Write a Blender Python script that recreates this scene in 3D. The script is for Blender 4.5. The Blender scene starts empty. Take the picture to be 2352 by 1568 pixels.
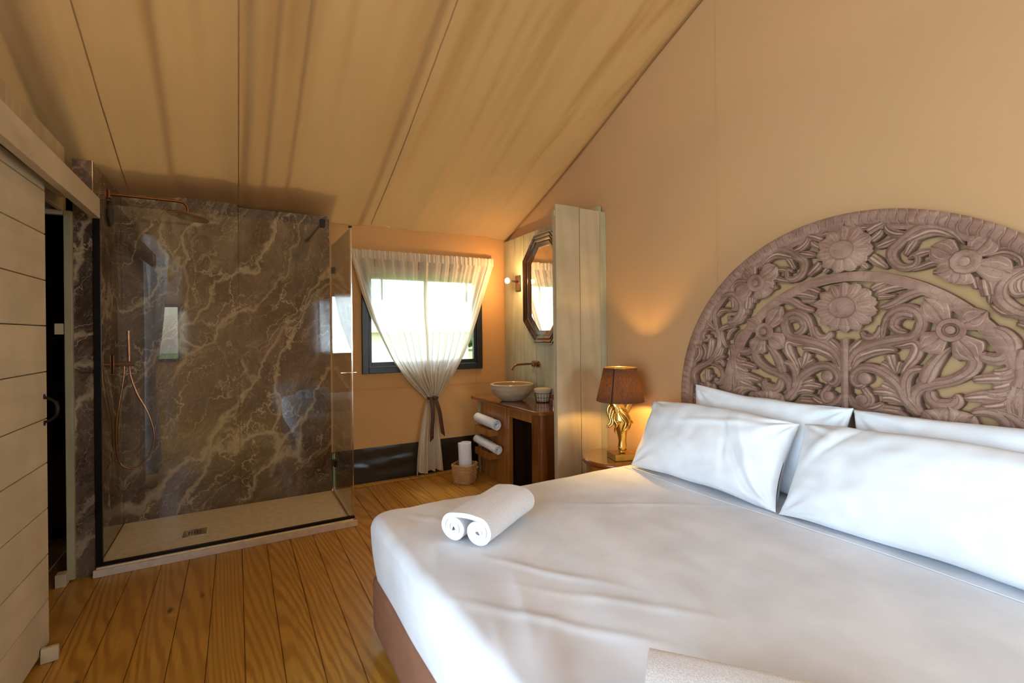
import bpy, bmesh, math, random
from math import pi, sin, cos, radians as rad
from mathutils import Vector, Matrix, noise
random.seed(7)
sc = bpy.context.scene
# ---------------------------------------------------------------- camera, sky, daylight, exposure
cd = bpy.data.cameras.new('camera'); cam = bpy.data.objects.new('camera', cd)
sc.collection.objects.link(cam); sc.camera = cam
cd.sensor_width = 36; cd.lens = 36*1110.9/2352; cd.shift_y = -18.7/2352; cd.clip_start = .02; cd.clip_end = 400
YAW, ROLL = rad(29.67), rad(-.58)
F = Vector((sin(YAW), cos(YAW), 0)); R = Vector((cos(YAW), -sin(YAW), 0)); U = Vector((0, 0, 1))
R2 = R*cos(ROLL)+U*sin(ROLL); U2 = -R*sin(ROLL)+U*cos(ROLL)
cam.matrix_world = Matrix(((R2.x, U2.x, -F.x, 0), (R2.y, U2.y, -F.y, 0), (R2.z, U2.z, -F.z, 1.45), (0, 0, 0, 1)))
w = bpy.data.worlds.new('sky'); sc.world = w; w.use_nodes = True
wn = w.node_tree; bgn = wn.nodes['Background']
sky = wn.nodes.new('ShaderNodeTexSky'); sky.sky_type = 'NISHITA'; sky.sun_disc = False
sky.sun_elevation = rad(48); sky.sun_rotation = rad(150); sky.dust_density = 2.2; sky.air_density = 1.0
mixw = wn.nodes.new('ShaderNodeMix'); mixw.data_type = 'RGBA'; mixw.inputs[0].default_value = .25
wn.links.new(sky.outputs[0], mixw.inputs[6]); mixw.inputs[7].default_value = (4.5, 4.6, 4.8, 1)
wn.links.new(mixw.outputs[2], bgn.inputs[0]); bgn.inputs[1].default_value = 1.0

def area(name, loc, rot, sx, sy, power, col):
    l = bpy.data.lights.new(name, 'AREA'); l.shape = 'RECTANGLE'; l.size = sx; l.size_y = sy; l.energy = power; l.color = col
    o = bpy.data.objects.new(name, l); sc.collection.objects.link(o); o.location = loc; o.rotation_euler = rot; return o
def point(name, loc, power, col, r):
    l = bpy.data.lights.new(name, 'POINT'); l.energy = power; l.color = col; l.shadow_soft_size = r
    o = bpy.data.objects.new(name, l); sc.collection.objects.link(o); o.location = loc; return o
# daylight entering through the glazed front of the tent (left of and behind the camera) and the window behind
area('daylight_front', (-2.92, -.3, 1.62), (0, rad(-90), 0), 2.75, 3.5, 280, (.60, .80, 1.0))
area('daylight_back', (2.06, -2.33, 1.65), (rad(90), 0, 0), .9, 1.1, 120, (.64, .83, 1.0))
sl_ = bpy.data.lights.new('sun', 'SUN'); sl_.energy = 6; sl_.angle = rad(18); sl_.color = (1, .93, .80)
sun = bpy.data.objects.new('sun', sl_); sc.collection.objects.link(sun)
sun.rotation_euler = Vector((-.22, .42, 1)).to_track_quat('Z', 'Y').to_euler()
sc.view_settings.view_transform = 'Standard'; sc.view_settings.look = 'None'
sc.view_settings.exposure = 0.14; sc.view_settings.gamma = 1.0; sc.view_settings.use_curve_mapping = False

# ---------------------------------------------------------------- mesh helpers
class MB:
    def __init__(s): s.v = []; s.f = []; s.c = []
    def add(s, vs, fs, col=None):
        n = len(s.v); s.v += [tuple(p) for p in vs]; s.f += [tuple(i+n for i in f) for f in fs]
        s.c += col if col else [0.0]*len(vs); return s
    def box(s, x0, x1, y0, y1, z0, z1, M=None):
        vs = [Vector((x, y, z)) for x in (x0, x1) for y in (y0, y1) for z in (z0, z1)]
        if M: vs = [M @ p for p in vs]
        return s.add(vs, [(0, 1, 3, 2), (4, 6, 7, 5), (0, 4, 5, 1), (2, 3, 7, 6), (0, 2, 6, 4), (1, 5, 7, 3)])
    def loft(s, rings, caps=True, closed=True):
        n = len(rings[0]); vs = [p for r in rings for p in r]; fs = []
        for i in range(len(rings)-1):
            for j in range(n if closed else n-1):
                k = (j+1) % n; fs.append((i*n+j, i*n+k, (i+1)*n+k, (i+1)*n+j))
        if caps: fs += [tuple(range(n))[::-1], tuple((len(rings)-1)*n+j for j in range(n))]
        return s.add(vs, fs)
    def tube(s, pts, r, n=10, caps=True):
        pts = [Vector(p) for p in pts]; rs = r if isinstance(r, (list, tuple)) else [r]*len(pts); rings = []
        t = (pts[1]-pts[0]).normalized(); up = Vector((0, 0, 1)) if abs(t.z) < .9 else Vector((1, 0, 0))
        a = t.cross(up).normalized()
        for i, p in enumerate(pts):
            t = (pts[min(i+1, len(pts)-1)]-pts[max(i-1, 0)]).normalized()
            a = (a-t*a.dot(t)).normalized(); b = t.cross(a)
            rings.append([p+(a*cos(2*pi*k/n)+b*sin(2*pi*k/n))*rs[i] for k in range(n)])
        return s.loft(rings, caps)
    def lathe(s, prof, n=32, c=(0, 0, 0), caps=True, fn=None):
        rings = []
        for j, (r, z) in enumerate(prof):
            ring = []
            for k in range(n):
                a = 2*pi*k/n; rr = fn(r, z, a) if fn else r
                ring.append((c[0]+rr*cos(a), c[1]+rr*sin(a), c[2]+z))
            rings.append(ring)
        return s.loft(rings, caps)
    def grid(s, fn, nu, nv, colf=None):
        vs = [fn(i/nu, j/nv) for j in range(nv+1) for i in range(nu+1)]
        fs = [(j*(nu+1)+i, j*(nu+1)+i+1, (j+1)*(nu+1)+i+1, (j+1)*(nu+1)+i) for j in range(nv) for i in range(nu)]
        return s.add(vs, fs, [colf(i/nu, j/nv) for j in range(nv+1) for i in range(nu+1)] if colf else None)
    def prism(s, poly, d0, d1, ax='Z'):
        def m(p, d): return {'Z': (p[0], p[1], d), 'X': (d, p[0], p[1]), 'Y': (p[0], d, p[1])}[ax]
        n = len(poly)
        return s.add([m(p, d0) for p in poly]+[m(p, d1) for p in poly],
                     [tuple(range(n))[::-1], tuple(range(n, 2*n))]+[(i, (i+1) % n, n+(i+1) % n, n+i) for i in range(n)])
def link(name, data, parent=None):
    o = bpy.data.objects.new(name, data); sc.collection.objects.link(o)
    if parent: o.parent = parent
    return o
def obj(name, mb, mat, parent=None, smooth=True, bevel=0, seg=2, subsurf=0, solid=0, angle=40, origin=None):
    me = bpy.data.meshes.new(name); v = mb.v
    if origin: v = [(p[0]-origin[0], p[1]-origin[1], p[2]-origin[2]) for p in v]
    me.from_pydata(v, [], mb.f)
    bm = bmesh.new(); bm.from_mesh(me); bmesh.ops.recalc_face_normals(bm, faces=bm.faces); bm.to_mesh(me); bm.free()
    if any(mb.c):
        a = me.attributes.new('mark', 'FLOAT', 'POINT'); a.data.foreach_set('value', mb.c)
    me.materials.append(mat)
    if smooth:
        me.shade_smooth(); me.set_sharp_from_angle(angle=rad(angle))
    o = link(name, me, parent)
    if origin: o.location = origin
    if solid: m = o.modifiers.new('solid', 'SOLIDIFY'); m.thickness = solid; m.offset = 0
    if bevel: m = o.modifiers.new('bevel', 'BEVEL'); m.width = bevel; m.segments = seg; m.limit_method = 'ANGLE'
    if subsurf: m = o.modifiers.new('sub', 'SUBSURF'); m.levels = m.render_levels = subsurf
    return o
def empty(name, loc=(0, 0, 0)):
    o = link(name, None); o.location = loc; return o
def tag(o, label, cat, group=None):
    o['label'] = label; o['category'] = cat
    if group: o['group'] = group
    return o
def struct(o, label=None):
    o['kind'] = 'structure'
    if label: o['label'] = label
    return o
def under(o, root):   # parent without moving
    bpy.context.view_layer.update()
    o.parent = root; o.matrix_parent_inverse = root.matrix_world.inverted(); return o
def spl(pts, n):
    P = [Vector(p) for p in pts]; P = [P[0]*2-P[1]]+P+[P[-1]*2-P[-2]]; out = []; m = len(P)-3
    for i in range(n+1):
        x = i/n*m; k = min(int(x), m-1); t = x-k; a, b, c, d = P[k:k+4]
        out.append(.5*((2*b)+(c-a)*t+(2*a-5*b+4*c-d)*t*t+(3*b-a-3*c+d)*t**3))
    return out
def lerp(tab, x):
    if x <= tab[0][0]: return tab[0][1]
    for (a, p), (b, q) in zip(tab, tab[1:]):
        if x <= b: return p+(q-p)*(x-a)/(b-a)
    return tab[-1][1]
def nz(x, y, z=0): return noise.noise(Vector((x, y, z)))

# ---------------------------------------------------------------- materials
def M(name):
    m = bpy.data.materials.new(name); m.use_nodes = True; nt = m.node_tree
    return m, nt, nt.nodes['Principled BSDF'], nt.nodes['Material Output']
def nn(nt, t, **k):
    n = nt.nodes.new('ShaderNode'+t)
    for a, b in k.items():
        if a.startswith('i_'):
            key = a[2:]; n.inputs[int(key) if key.isdigit() else key.replace('_', ' ')].default_value = b
        else: setattr(n, a, b)
    return n
def coords(nt, scale=(1, 1, 1), rot=(0, 0, 0), kind='Object', rnd=False):
    tc = nn(nt, 'TexCoord'); mp = nn(nt, 'Mapping'); mp.inputs['Scale'].default_value = scale; mp.inputs['Rotation'].default_value = rot
    src = tc.outputs[kind]
    if rnd:
        oi = nn(nt, 'ObjectInfo'); mu = nn(nt, 'Math', operation='MULTIPLY', i_1=37.0); nt.links.new(oi.outputs['Random'], mu.inputs[0])
        nt.links.new(mu.outputs[0], mp.inputs['Location'])
    nt.links.new(src, mp.inputs['Vector']); return mp.outputs[0]
def ramp(nt, fac, stops):
    r = nn(nt, 'ValToRGB'); e = r.color_ramp.elements
    while len(e) < len(stops): e.new(.5)
    for k, (p, c) in enumerate(stops): e[k].position = p; e[k].color = (*c, 1) if len(c) == 3 else c
    nt.links.new(fac, r.inputs[0]); return r.outputs[0]
def mixc(nt, fac, a, b, mode='MIX'):
    m = nn(nt, 'Mix', data_type='RGBA', blend_type=mode)
    if isinstance(fac, (int, float)): m.inputs[0].default_value = fac
    else: nt.links.new(fac, m.inputs[0])
    for i, x in ((6, a), (7, b)):
        if isinstance(x, tuple): m.inputs[i].default_value = (*x, 1)
        else: nt.links.new(x, m.inputs[i])
    return m.outputs[2]
def bump(nt, b, h, strength, dist=.01):
    n = nn(nt, 'Bump', i_Strength=strength, i_Distance=dist); nt.links.new(h, n.inputs['Height']); nt.links.new(n.outputs[0], b.inputs['Normal']); return n
def plain(name, col, rough=.5, metal=0, bs=0, bscale=200, spec=None, coat=0):
    m, nt, b, o = M(name); b.inputs['Base Color'].default_value = (*col, 1); b.inputs['Roughness'].default_value = rough; b.inputs['Metallic'].default_value = metal
    if spec is not None: b.inputs['Specular IOR Level'].default_value = spec
    if coat: b.inputs['Coat Weight'].default_value = coat; b.inputs['Coat Roughness'].default_value = .05
    v = coords(nt); n = nn(nt, 'TexNoise', i_Scale=bscale*.12, i_Detail=4.0); nt.links.new(v, n.inputs[0])
    nt.links.new(mixc(nt, ramp(nt, n.outputs[0], [(.35, (.0,)*3), (.65, (1,)*3)]), tuple(c*.9 for c in col), tuple(min(1, c*1.06) for c in col)), b.inputs['Base Color'])
    if bs:
        n2 = nn(nt, 'TexNoise', i_Scale=float(bscale), i_Detail=3.0); nt.links.new(v, n2.inputs[0]); bump(nt, b, n2.outputs[0], bs, .003)
    return m
def wood(name, c0, c1, cd_, axis=1, rough=.35, coat=0, ring=9., wear=0, scale=1., knots=True, bs=.25):
    """long grain along axis (0 x, 1 y, 2 z); c0 light, c1 dark rings, cd_ knots"""
    m, nt, b, o = M(name)
    s = [1.0*scale]*3; s[axis] = .09*scale
    v = coords(nt, tuple(s), rnd=True)
    wv = nn(nt, 'TexNoise', i_Scale=2.2, i_Detail=2.0); nt.links.new(v, wv.inputs[0])
    add = nn(nt, 'VectorMath', operation='MULTIPLY_ADD'); add.inputs[1].default_value = (.35,)*3
    nt.links.new(wv.outputs[1], add.inputs[0]); nt.links.new(v, add.inputs[2])
    wt = nn(nt, 'TexWave', wave_type='BANDS', bands_direction='DIAGONAL', i_Scale=ring, i_Distortion=3.5, i_Detail=2.0); wt.inputs['Detail Scale'].default_value = 1.2
    nt.links.new(add.outputs[0], wt.inputs[0])
    fine = nn(nt, 'TexNoise', i_Scale=60., i_Detail=4.0)
    s2 = [1.0]*3; s2[axis] = .03; v2 = coords(nt, tuple(s2), rnd=True); nt.links.new(v2, fine.inputs[0])
    mot = nn(nt, 'TexNoise', i_Scale=3.5, i_Detail=3.0); nt.links.new(coords(nt, rnd=True), mot.inputs[0])
    col = mixc(nt, ramp(nt, wt.outputs[1], [(.35, (0,)*3), (.9, (1,)*3)]), c0, c1)
    col = mixc(nt, ramp(nt, fine.outputs[0], [(.4, (0,)*3), (.75, (.45,)*3)]), col, c1)
    dk = tuple(x*.72 for x in c0)
    col = mixc(nt, ramp(nt, mot.outputs[0], [(.38, (.55,)*3), (.62, (0,)*3)]), col, dk)
    if knots:
        s3 = [2.6]*3; s3[axis] = 1.1; kv = nn(nt, 'TexVoronoi', i_Scale=1.0); nt.links.new(coords(nt, tuple(s3), rnd=True), kv.inputs[0])
        col = mixc(nt, ramp(nt, kv.outputs['Distance'], [(.018, (1,)*3), (.05, (0,)*3)]), col, cd_)
    if wear:
        sw = [3.]*3; sw[axis] = 1.; wn_ = nn(nt, 'TexNoise', i_Scale=2.5, i_Detail=6.0); nt.links.new(coords(nt, tuple(sw), rnd=True), wn_.inputs[0])
        col = mixc(nt, ramp(nt, wn_.outputs[0], [(.62, (0,)*3), (.75, (wear,)*3)]), col, cd_)
    nt.links.new(col, b.inputs['Base Color']); b.inputs['Roughness'].default_value = rough
    if coat: b.inputs['Coat Weight'].default_value = coat; b.inputs['Coat Roughness'].default_value = .12
    bump(nt, b, wt.outputs[1], bs, .002)
    return m
def canvas(name, col, trans, tcol, weave=.15, blotch=.12):
    m, nt, b, o = M(name); v = coords(nt)
    n = nn(nt, 'TexNoise', i_Scale=1.3, i_Detail=5.0); nt.links.new(v, n.inputs[0])
    c = mixc(nt, n.outputs[0], tuple(x*(1-blotch) for x in col), tuple(min(1, x*(1+blotch)) for x in col))
    nt.links.new(c, b.inputs['Base Color']); b.inputs['Roughness'].default_value = .85; b.inputs['Specular IOR Level'].default_value = .15
    tr = nn(nt, 'BsdfTranslucent'); tr.inputs[0].default_value = (*tcol, 1)
    mx = nn(nt, 'MixShader', i_0=trans); nt.links.new(b.outputs[0], mx.inputs[1]); nt.links.new(tr.outputs[0], mx.inputs[2]); nt.links.new(mx.outputs[0], o.inputs[0])
    n2 = nn(nt, 'TexNoise', i_Scale=5., i_Detail=8.0); nt.links.new(coords(nt, (1, .35, 1)), n2.inputs[0]); bump(nt, b, n2.outputs[0], weave, .02)
    return m
def glassy(name, tint, k=1.3, rough=0.0):
    m, nt, b, o = M(name); nt.nodes.remove(b)
    ge = nn(nt, 'NewGeometry'); ma = nn(nt, 'Math', operation='MULTIPLY_ADD', i_1=-.8333, i_2=1.5); nt.links.new(ge.outputs['Backfacing'], ma.inputs[0])
    fr = nn(nt, 'Fresnel'); nt.links.new(ma.outputs[0], fr.inputs[0]); mu = nn(nt, 'Math', operation='MULTIPLY', use_clamp=True, i_1=k); nt.links.new(fr.outputs[0], mu.inputs[0])
    t = nn(nt, 'BsdfTransparent'); t.inputs[0].default_value = (*tint, 1); g = nn(nt, 'BsdfGlossy', i_Roughness=rough)
    mx = nn(nt, 'MixShader'); nt.links.new(mu.outputs[0], mx.inputs[0]); nt.links.new(t.outputs[0], mx.inputs[1]); nt.links.new(g.outputs[0], mx.inputs[2]); nt.links.new(mx.outputs[0], o.inputs[0])
    return m
def sheer(name, col, clear, trans):
    m, nt, b, o = M(name); b.inputs['Base Color'].default_value = (*col, 1); b.inputs['Roughness'].default_value = .9
    n = nn(nt, 'TexNoise', i_Scale=300., i_Detail=2.0); nt.links.new(coords(nt), n.inputs[0]); bump(nt, b, n.outputs[0], .2, .002)
    tr = nn(nt, 'BsdfTranslucent'); tr.inputs[0].default_value = (*col, 1); tp = nn(nt, 'BsdfTransparent')
    a = nn(nt, 'MixShader', i_0=trans); nt.links.new(b.outputs[0], a.inputs[1]); nt.links.new(tr.outputs[0], a.inputs[2])
    c = nn(nt, 'MixShader', i_0=clear); nt.links.new(a.outputs[0], c.inputs[1]); nt.links.new(tp.outputs[0], c.inputs[2]); nt.links.new(c.outputs[0], o.inputs[0])
    return m
def marble(name):
    m, nt, b, o = M(name)
    v = coords(nt, (1, 1, .8), rot=(0, rad(-40), 0))
    n1 = nn(nt, 'TexNoise', i_Scale=1.6, i_Detail=6.0, i_Roughness=.6); nt.links.new(v, n1.inputs[0])
    warp = nn(nt, 'VectorMath', operation='MULTIPLY_ADD'); warp.inputs[1].default_value = (.55,)*3
    nt.links.new(n1.outputs[1], warp.inputs[0]); nt.links.new(v, warp.inputs[2])
    st = nn(nt, 'Mapping'); st.inputs['Scale'].default_value = (2.4, 1, .7); nt.links.new(warp.outputs[0], st.inputs[0])
    big = nn(nt, 'TexNoise', i_Scale=2.6, i_Detail=12.0, i_Roughness=.72); nt.links.new(st.outputs[0], big.inputs[0])
    col = ramp(nt, big.outputs[0], [(.32, (.048, .035, .026)), (.45, (.110, .080, .058)), (.55, (.165, .124, .090)), (.70, (.31, .25, .18))])
    fine = nn(nt, 'TexNoise', i_Scale=14., i_Detail=8.0, i_Roughness=.7); nt.links.new(warp.outputs[0], fine.inputs[0])
    col = mixc(nt, ramp(nt, fine.outputs[0], [(.4, (.6,)*3), (.6, (0,)*3)]), col, (.055, .036, .025))
    cell = nn(nt, 'TexVoronoi', i_Scale=5.5); nt.links.new(warp.outputs[0], cell.inputs[0])
    sep = nn(nt, 'SeparateColor'); nt.links.new(cell.outputs['Color'], sep.inputs[0])
    col = mixc(nt, ramp(nt, sep.outputs[0], [(.1, (.55,)*3), (.6, (0,)*3)]), col, (.045, .030, .024))
    col = mixc(nt, ramp(nt, sep.outputs[1], [(.6, (0,)*3), (1, (.45,)*3)]), col, (.20, .13, .105))
    def vein(scale, lo, hi, amt, c, rough=.0, mask=None):
        nonlocal col
        vo = nn(nt, 'TexVoronoi', feature='DISTANCE_TO_EDGE', i_Scale=scale)
        if rough:
            n3 = nn(nt, 'TexNoise', i_Scale=scale*1.6, i_Detail=5.0); nt.links.new(warp.outputs[0], n3.inputs[0])
            w2 = nn(nt, 'VectorMath', operation='MULTIPLY_ADD'); w2.inputs[1].default_value = (rough,)*3
            nt.links.new(n3.outputs[1], w2.inputs[0]); nt.links.new(st.outputs[0], w2.inputs[2]); nt.links.new(w2.outputs[0], vo.inputs[0])
        else: nt.links.new(st.outputs[0], vo.inputs[0])
        f = ramp(nt, vo.outputs['Distance'], [(lo, (amt,)*3), (hi, (0,)*3)])
        mk = nn(nt, 'TexNoise', i_Scale=scale*.9, i_Detail=2.0); nt.links.new(st.outputs[0], mk.inputs[0])
        mm = nn(nt, 'Math', operation='MULTIPLY'); nt.links.new(f, mm.inputs[0]); nt.links.new(ramp(nt, mk.outputs[0], [(.40, (0,)*3), (.53, (1,)*3)]), mm.inputs[1])
        col = mixc(nt, mm.outputs[0], col, c)
    vein(1.1, .008, .045, .75, (.48, .39, .26), .9)
    vein(2.6, .005, .024, .75, (.52, .42, .27), .5)
    vein(5.5, .003, .017, .65, (.46, .37, .25), .3)
    vein(13., .003, .03, .5, (.36, .28, .19), .2)
    nt.links.new(col, b.inputs['Base Color']); b.inputs['Roughness'].default_value = .06; b.inputs['Specular IOR Level'].default_value = .6
    return m
m_floor = wood('pine_floor', (.58, .31, .050), (.38, .175, .022), (.13, .055, .010), 1, .36, .2, ring=17., bs=.25)
m_pine = wood('white_washed_wood', (.53, .42, .255), (.485, .375, .22), (.30, .22, .11), 2, .6, ring=5., wear=.2, bs=.08)
m_pineh = wood('white_washed_boards', (.60, .50, .34), (.56, .46, .305), (.32, .23, .12), 1, .6, ring=4., wear=.35, bs=.08)
m_sage = wood('pale_green_wood', (.44, .40, .25), (.39, .35, .21), (.27, .22, .10), 2, .55, ring=5., wear=.2, bs=.08)
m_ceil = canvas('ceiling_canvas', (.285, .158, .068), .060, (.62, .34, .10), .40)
m_wall = canvas('wall_canvas', (.53, .322, .158), .03, (.5, .28, .1), .10, .05)
m_wallf = canvas('far_wall_canvas', (.52, .275, .11), .03, (.5, .25, .08), .25)
m_pvc = plain('dark_groundsheet', (.028, .024, .016), .28, bs=.5, bscale=9)
m_marble = marble('brown_marble')
m_glass = glassy('shower_glass', (.985, .99, .98), 1.0)
m_glass_side = glassy('shower_glass_door', (.97, .98, .97), 1.1)
m_pane = glassy('window_glass', (.96, .98, .97), 1.0)
m_black = plain('black_metal', (.012, .012, .013), .35, .6)
m_blackf = plain('black_frame', (.016, .02, .022), .38)
m_chrome = plain('chrome', (.75, .73, .70), .12, 1)
m_copper = plain('copper', (.36, .17, .09), .25, 1)
m_gold = plain('gold_leaf', (.72, .49, .16), .27, 1, bs=.15, bscale=60)
m_goldb = plain('gold_base', (.55, .38, .12), .38, .9)
m_tray = plain('shower_tray', (.88, .77, .57), .45)
m_trayedge = plain('tray_edge', (.66, .60, .54), .4)
m_sheet = plain('white_sheet', (.77, .80, .85), .8, bs=.15, bscale=30)
m_pillow = plain('pillow_cotton', (.80, .84, .89), .8, bs=.12, bscale=30)
m_bedbase = plain('brown_upholstery', (.25, .115, .065), .65, bs=.3, bscale=120)
def terry():
    m, nt, b, o = M('terry_cloth'); b.inputs['Base Color'].default_value = (.84, .84, .86, 1); b.inputs['Roughness'].default_value = 1
    v = coords(nt); n = nn(nt, 'TexNoise', i_Scale=170., i_Detail=4.0, i_Roughness=.7); nt.links.new(v, n.inputs[0]); bump(nt, b, n.outputs[0], .55, .004)
    n2 = nn(nt, 'TexNoise', i_Scale=420., i_Detail=2.0); nt.links.new(v, n2.inputs[0])
    nt.links.new(mixc(nt, ramp(nt, n2.outputs[0], [(.38, (0,)*3), (.6, (1,)*3)]), (.72, .74, .79), (.92, .93, .95)), b.inputs['Base Color']); return m
m_terry = terry()
m_red = wood('mahogany_veneer', (.27, .085, .018), (.16, .045, .010), (.10, .03, .01), 1, .16, .9, ring=5., knots=False, bs=.05)
m_redv = wood('cabinet_veneer', (.40, .155, .030), (.29, .10, .018), (.14, .05, .01), 2, .22, .5, ring=5., knots=False, bs=.05)
m_redp = wood('mahogany_post', (.20, .060, .014), (.13, .036, .009), (.10, .03, .01), 2, .14, .9, ring=4., knots=False, bs=.04)
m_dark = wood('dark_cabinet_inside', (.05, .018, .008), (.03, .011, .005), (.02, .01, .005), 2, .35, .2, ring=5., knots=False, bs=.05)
m_mirf = wood('mirror_frame_wood', (.062, .027, .014), (.035, .015, .008), (.04, .02, .01), 2, .22, .6, ring=6., knots=False, bs=.05)
m_cream = plain('beaded_edge', (.62, .55, .42), .5)
m_stone = plain('rough_stone', (.50, .40, .28), .75, bs=1.0, bscale=26)
m_stonein = plain('polished_stone', (.62, .47, .28), .15)
m_wick = plain('wicker', (.55, .31, .12), .6, bs=.5, bscale=80)
m_wire = plain('dark_wire', (.05, .03, .02), .4, .5)
m_linen = plain('linen', (.60, .50, .36), .9, bs=.4, bscale=60)
m_ribbon = plain('brown_ribbon', (.075, .028, .012), .6)
m_amber = plain('brown_glass', (.16, .05, .02), .08, coat=.5)
m_mirror = plain('mirror_glass', (.9, .9, .88), .0, 1)
m_grass = plain('grass', (.16, .26, .06), .9, bs=.5, bscale=10)
m_tent = plain('neighbour_tent', (.55, .50, .40), .8)
m_leafy = plain('hedge_leaves', (.06, .12, .03), .8, bs=1., bscale=20)
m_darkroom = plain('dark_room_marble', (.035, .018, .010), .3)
m_sheer = sheer('sheer_curtain', (.90, .88, .83), .16, .60)
m_sheerh = sheer('curtain_hem', (.84, .79, .68), .03, .45)
m_sheerl = sheer('curtain_tail', (.80, .70, .55), .05, .25)
m_drape = sheer('white_drape', (.84, .87, .9), .12, .5)
# ================================================================ SETTING
XW, YF, YB, XL = 2.67, 4.785, -2.25, -3.0          # headboard wall, window wall, wall behind, tent front
EAVE = 2.50
def roof(y):                                          # height of the roof canvas over a floor point
    y = max(y, 2*1.264-y)
    return EAVE+.4225*(4.79-y)-.03*max(0, 1-((y-3.6)/1.0)**2)
# floor: boards laid one by one towards the window wall
floor = struct(obj('floor', MB().box(XL, XW, YB, YF, -.06, -.026), m_floor, bevel=0))
PW = .1493; pm = bpy.data.meshes.new('plank'); b_ = MB().box(-PW/2+.0012, PW/2-.0012, YB, YF, -.024, 0)
pm.from_pydata(b_.v, [], b_.f); pm.materials.append(m_floor)
bmx = bmesh.new(); bmx.from_mesh(pm)
bmesh.ops.bevel(bmx, geom=[e for e in bmx.edges if abs(e.verts[0].co.y-e.verts[1].co.y) > 1 and e.verts[0].co.z > -.01], offset=.0028, segments=2, affect='EDGES')
bmesh.ops.recalc_face_normals(bmx, faces=bmx.faces); bmx.to_mesh(pm); bmx.free()
k0 = math.ceil((XL-.0205)/PW)
for k in range(k0, 18):
    x = .0205+(k+.5)*PW
    if x+PW/2 > XW+.01 or x-PW/2 < XL: continue
    o = link('plank', pm, floor); o.location = (x, 0, random.uniform(-.0008, .0008))
# roof canvas, two slopes meeting at a ridge, with soft slack folds running down the slope
def fold(x, y):
    d = max(0., min(1., (4.78-y)/1.0)); up = max(0., min(1., (4.7-y)/2.2))
    xs = x+.10*(4.7-y)*(.35*nz(x*1.3, 3.1)+(-.12 if x > .2 else .10))
    h = .08*nz(xs*2.1, y*.22, 1.7)*(.25+.75*up)+.055*nz(xs*5.2, y*.30, 5.1)*(.4+.6*d)+.020*nz(xs*12, y*.5, 9.2)*d
    g = .35+.65*up
    for x0, wd, s in ((-1.16, .05, .5), (-1.06, .05, -.5), (-.955, .05, 1.0), (-.885, .035, -1.05), (-.80, .04, -.2), (-.69, .035, .65), (-.61, .04, -.45), (-.46, .035, -.35), (-.39, .03, .5), (-.24, .05, -.2),
                      (-.10, .035, .45), (-.03, .03, -.25), (.055, .020, .75), (.10, .022, -.7), (.195, .030, .75), (.27, .03, -.55), (.365, .03, .50), (.46, .04, -.35), (.60, .04, .3), (.72, .05, -.25),
                      (1.07, .04, .45), (1.16, .04, -.4), (1.42, .03, .2), (1.5, .04, -.2), (1.8, .03, .2), (1.9, .05, -.15)):
        wob = .035*nz(y*.9, x0*7)+.012*nz(y*3, x0*5)
        h += 1.0*s*wd*.886*math.erf((x-x0-wob)/wd)*g*(.8+.5*nz(x0*9, y*.7))
    for x0 in (-.70, .025, 1.15): h += -.022*math.exp(-((x-x0)/.07)**2)*d
    e = max(0., 1-(XW-x)/.55)                                          # pulled tight in diagonal creases by the gable
    h += e*.028*sin((x*9.+y*3.4)*2.1)*d*(1-max(0, 1-(XW-x)/.06))
    h += .004*nz(x*22+y*9, y*5, 2.)*d
    return h*(1-max(0., 1-(XW-x)/.05))
def ceilpt(u, v, y0, y1, x0=XL):
    # denser columns on the visible right part
    x = x0+(XW-x0)*u; y = y0+(y1-y0)*v
    return (x, y, roof(y)+fold(x, max(y, 2*1.264-y)))
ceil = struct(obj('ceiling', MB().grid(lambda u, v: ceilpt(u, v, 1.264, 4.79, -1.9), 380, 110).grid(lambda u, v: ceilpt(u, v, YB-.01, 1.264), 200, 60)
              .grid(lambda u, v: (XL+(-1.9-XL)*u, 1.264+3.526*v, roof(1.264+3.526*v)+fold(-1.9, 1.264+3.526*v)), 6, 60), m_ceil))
for x0, wd in ((-.70, .007), (.025, .007), (1.15, .006)):
    def seam(u, v, x0=x0, wd=wd):
        y = 1.3+3.47*v; x = x0+(u-.5)*wd; return (x, y, roof(y)+fold(x, y)-.0025)
    obj('seam', MB().grid(seam, 4, 70), m_ceil, ceil)
# outside the roof: frame poles and the eave flap of the outer sheet, whose shadows show through the canvas
def on(y, dz): return roof(y)+dz
for x, w_, up_ in ((-1.01, .17, .14), (.045, .045, .07), (1.04, .05, .10), (.185, .03, .08), (-.43, .03, .10), (.36, .025, .09)):
    obj('roof_pole', MB().loft([[(x+sx*w_/2+(.03 if x < -.9 else .02)*(4.2-y), y, on(y, up_+(.03 if k else 0))) for sx, k in ((-1, 0), (1, 0), (1, 1), (-1, 1))] for y in (1.4, 3.0, 4.9)]), m_pine, ceil)
obj('eave_flap', MB().loft([[(x, 4.42, on(4.42, .10)), (x, 5.7, on(4.42, .10)-.52), (x, 5.7, on(4.42, .10)-.50), (x, 4.42, on(4.42, .12))] for x in (XL-.5, .75)]), m_tent, ceil, smooth=False)
# gable wall with the headboard
prof = [(YB, 0), (YF, 0), (YF, roof(4.785)+.06), (1.264, roof(1.264)+.06), (YB, roof(YB)+.06)]
wr = struct(obj('wall_right', MB().prism(prof, XW, XW+.02, 'X'), m_wall, smooth=False))
obj('seam', MB().grid(lambda u, v: (XW-.003, 2.03+.004*u, .3+3.3*v), 1, 6), m_wall, wr)
# wire rim along the gable
rim = MB().tube([(XW-.012, y, roof(y)-.012) for y in [4.77-.11*k for k in range(32)]], .006, 6)
obj('piping', rim, m_ceil, wr)
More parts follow.
